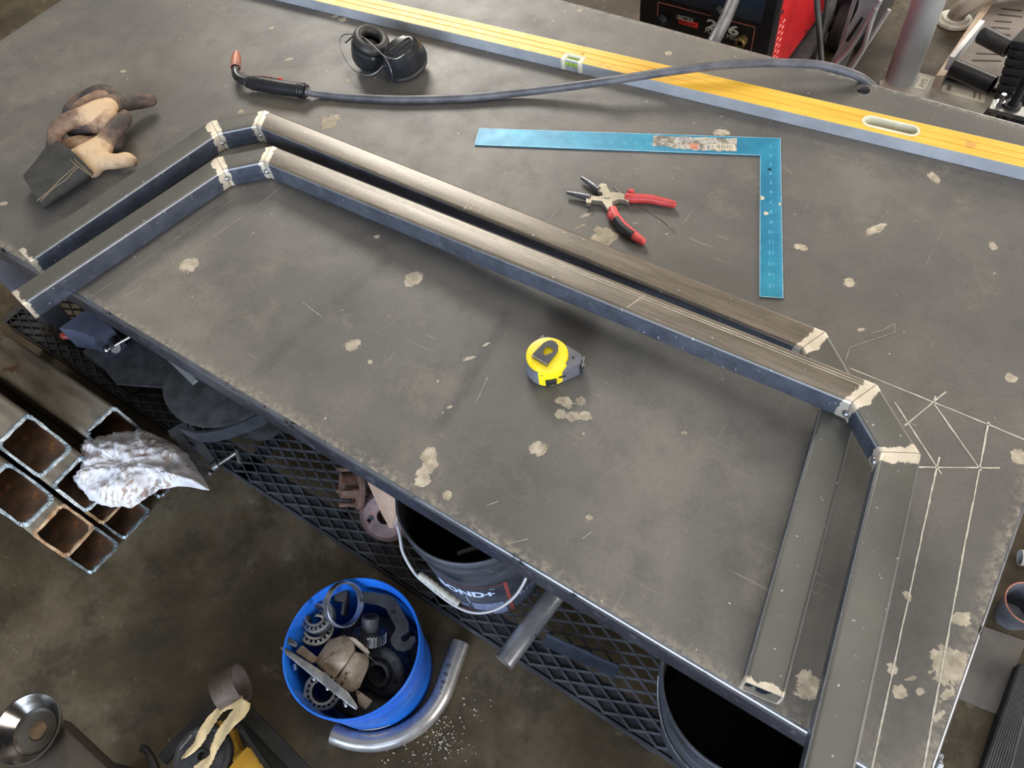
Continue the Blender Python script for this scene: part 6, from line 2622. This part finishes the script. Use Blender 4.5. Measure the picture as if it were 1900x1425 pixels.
# ------------------------------------------------------------------ pale crumbs swept together on the floor
def crumbs():
    c = at(812, 1375, 0)
    t = MB()
    fr = random.Random(5)
    for (px, py, sx, sy, n) in ((812, 1372, 26, 22, 95), (835, 1335, 22, 14, 25), (860, 1300, 30, 40, 14), (770, 1410, 40, 12, 22)):
        for _ in range(n):
            p = at(fr.gauss(px, sx), fr.gauss(py, sy), 0)
            r = fr.uniform(.0006, .0021)
            t.box((p.x - c.x, p.y - c.y, r * .7), (r * 2, r * fr.uniform(1, 2.2), r * 1.3), rot=(fr.uniform(-.4, .4), fr.uniform(-.4, .4), fr.uniform(0, 3)))
    o = t.build('floor_crumbs', flat('pale_grit', S(190, 184, 170), .8), None, smooth=0, kind='stuff')
    o.location = (c.x, c.y, .0004)
    tag(o, 'scattered pale grit on the floor beyond the bent pipe', 'grit')


crumbs()

# ------------------------------------------------------------------ room shell
M_WALL = mat('dusty_grey_wall', S(140, 136, 128), S(160, 156, 148), 2, .85)
M_CEIL = mat('pale_roof_sheet', S(168, 164, 156), S(186, 182, 174), 1.5, .8)
RX0, RX1, RY0, RY1, RH = -7.5, 6.5, -4.5, 7.5, 5.0


def slab(name, c, s, m):
    mb = MB()
    mb.box(c, s)
    o = mb.build(name, m, smooth=0)
    o['kind'] = 'structure'
    return o


slab('ceiling', ((RX0 + RX1) / 2, (RY0 + RY1) / 2, RH + .06), (RX1 - RX0 + .4, RY1 - RY0 + .4, .12), M_CEIL)
slab('wall_left', (RX0 - .1, (RY0 + RY1) / 2, RH / 2), (.2, RY1 - RY0 + .4, RH), M_WALL)
slab('wall_right', (RX1 + .1, (RY0 + RY1) / 2, RH / 2), (.2, RY1 - RY0 + .4, RH), M_WALL)
slab('wall_back', ((RX0 + RX1) / 2, RY1 + .1, RH / 2), (RX1 - RX0, .2, RH), M_WALL)
# front wall with a wide bay door opening
D0, D1, DH = -2.4, 3.4, 4.0
mb = MB()
mb.box(((RX0 + D0) / 2, RY0 - .1, RH / 2), (D0 - RX0, .2, RH))
mb.box(((RX1 + D1) / 2, RY0 - .1, RH / 2), (RX1 - D1, .2, RH))
mb.box(((D0 + D1) / 2, RY0 - .1, (RH + DH) / 2), (D1 - D0, .2, RH - DH))
o = mb.build('wall_front', M_WALL, smooth=0)
o['kind'] = 'structure'

# ------------------------------------------------------------------ repeats share a group
GROUPS = {'square_tube': 'square tubes stacked at the lower left', 'welded_frame': 'welded tube frames on the table', 'welding_glove': 'pair of welding gloves',
          'black_bucket': 'black buckets on the mesh shelf', 'roller_bearing': 'roller bearings in the blue bucket', 'hanging_cable': 'dark cables by the welder',
          'cloth_strip': 'torn cloth strips over the machine'}
for o in COL.objects:
    b = o.name.split('.')[0]
    if o.parent is None and b in GROUPS:
        o['group'] = GROUPS[b]
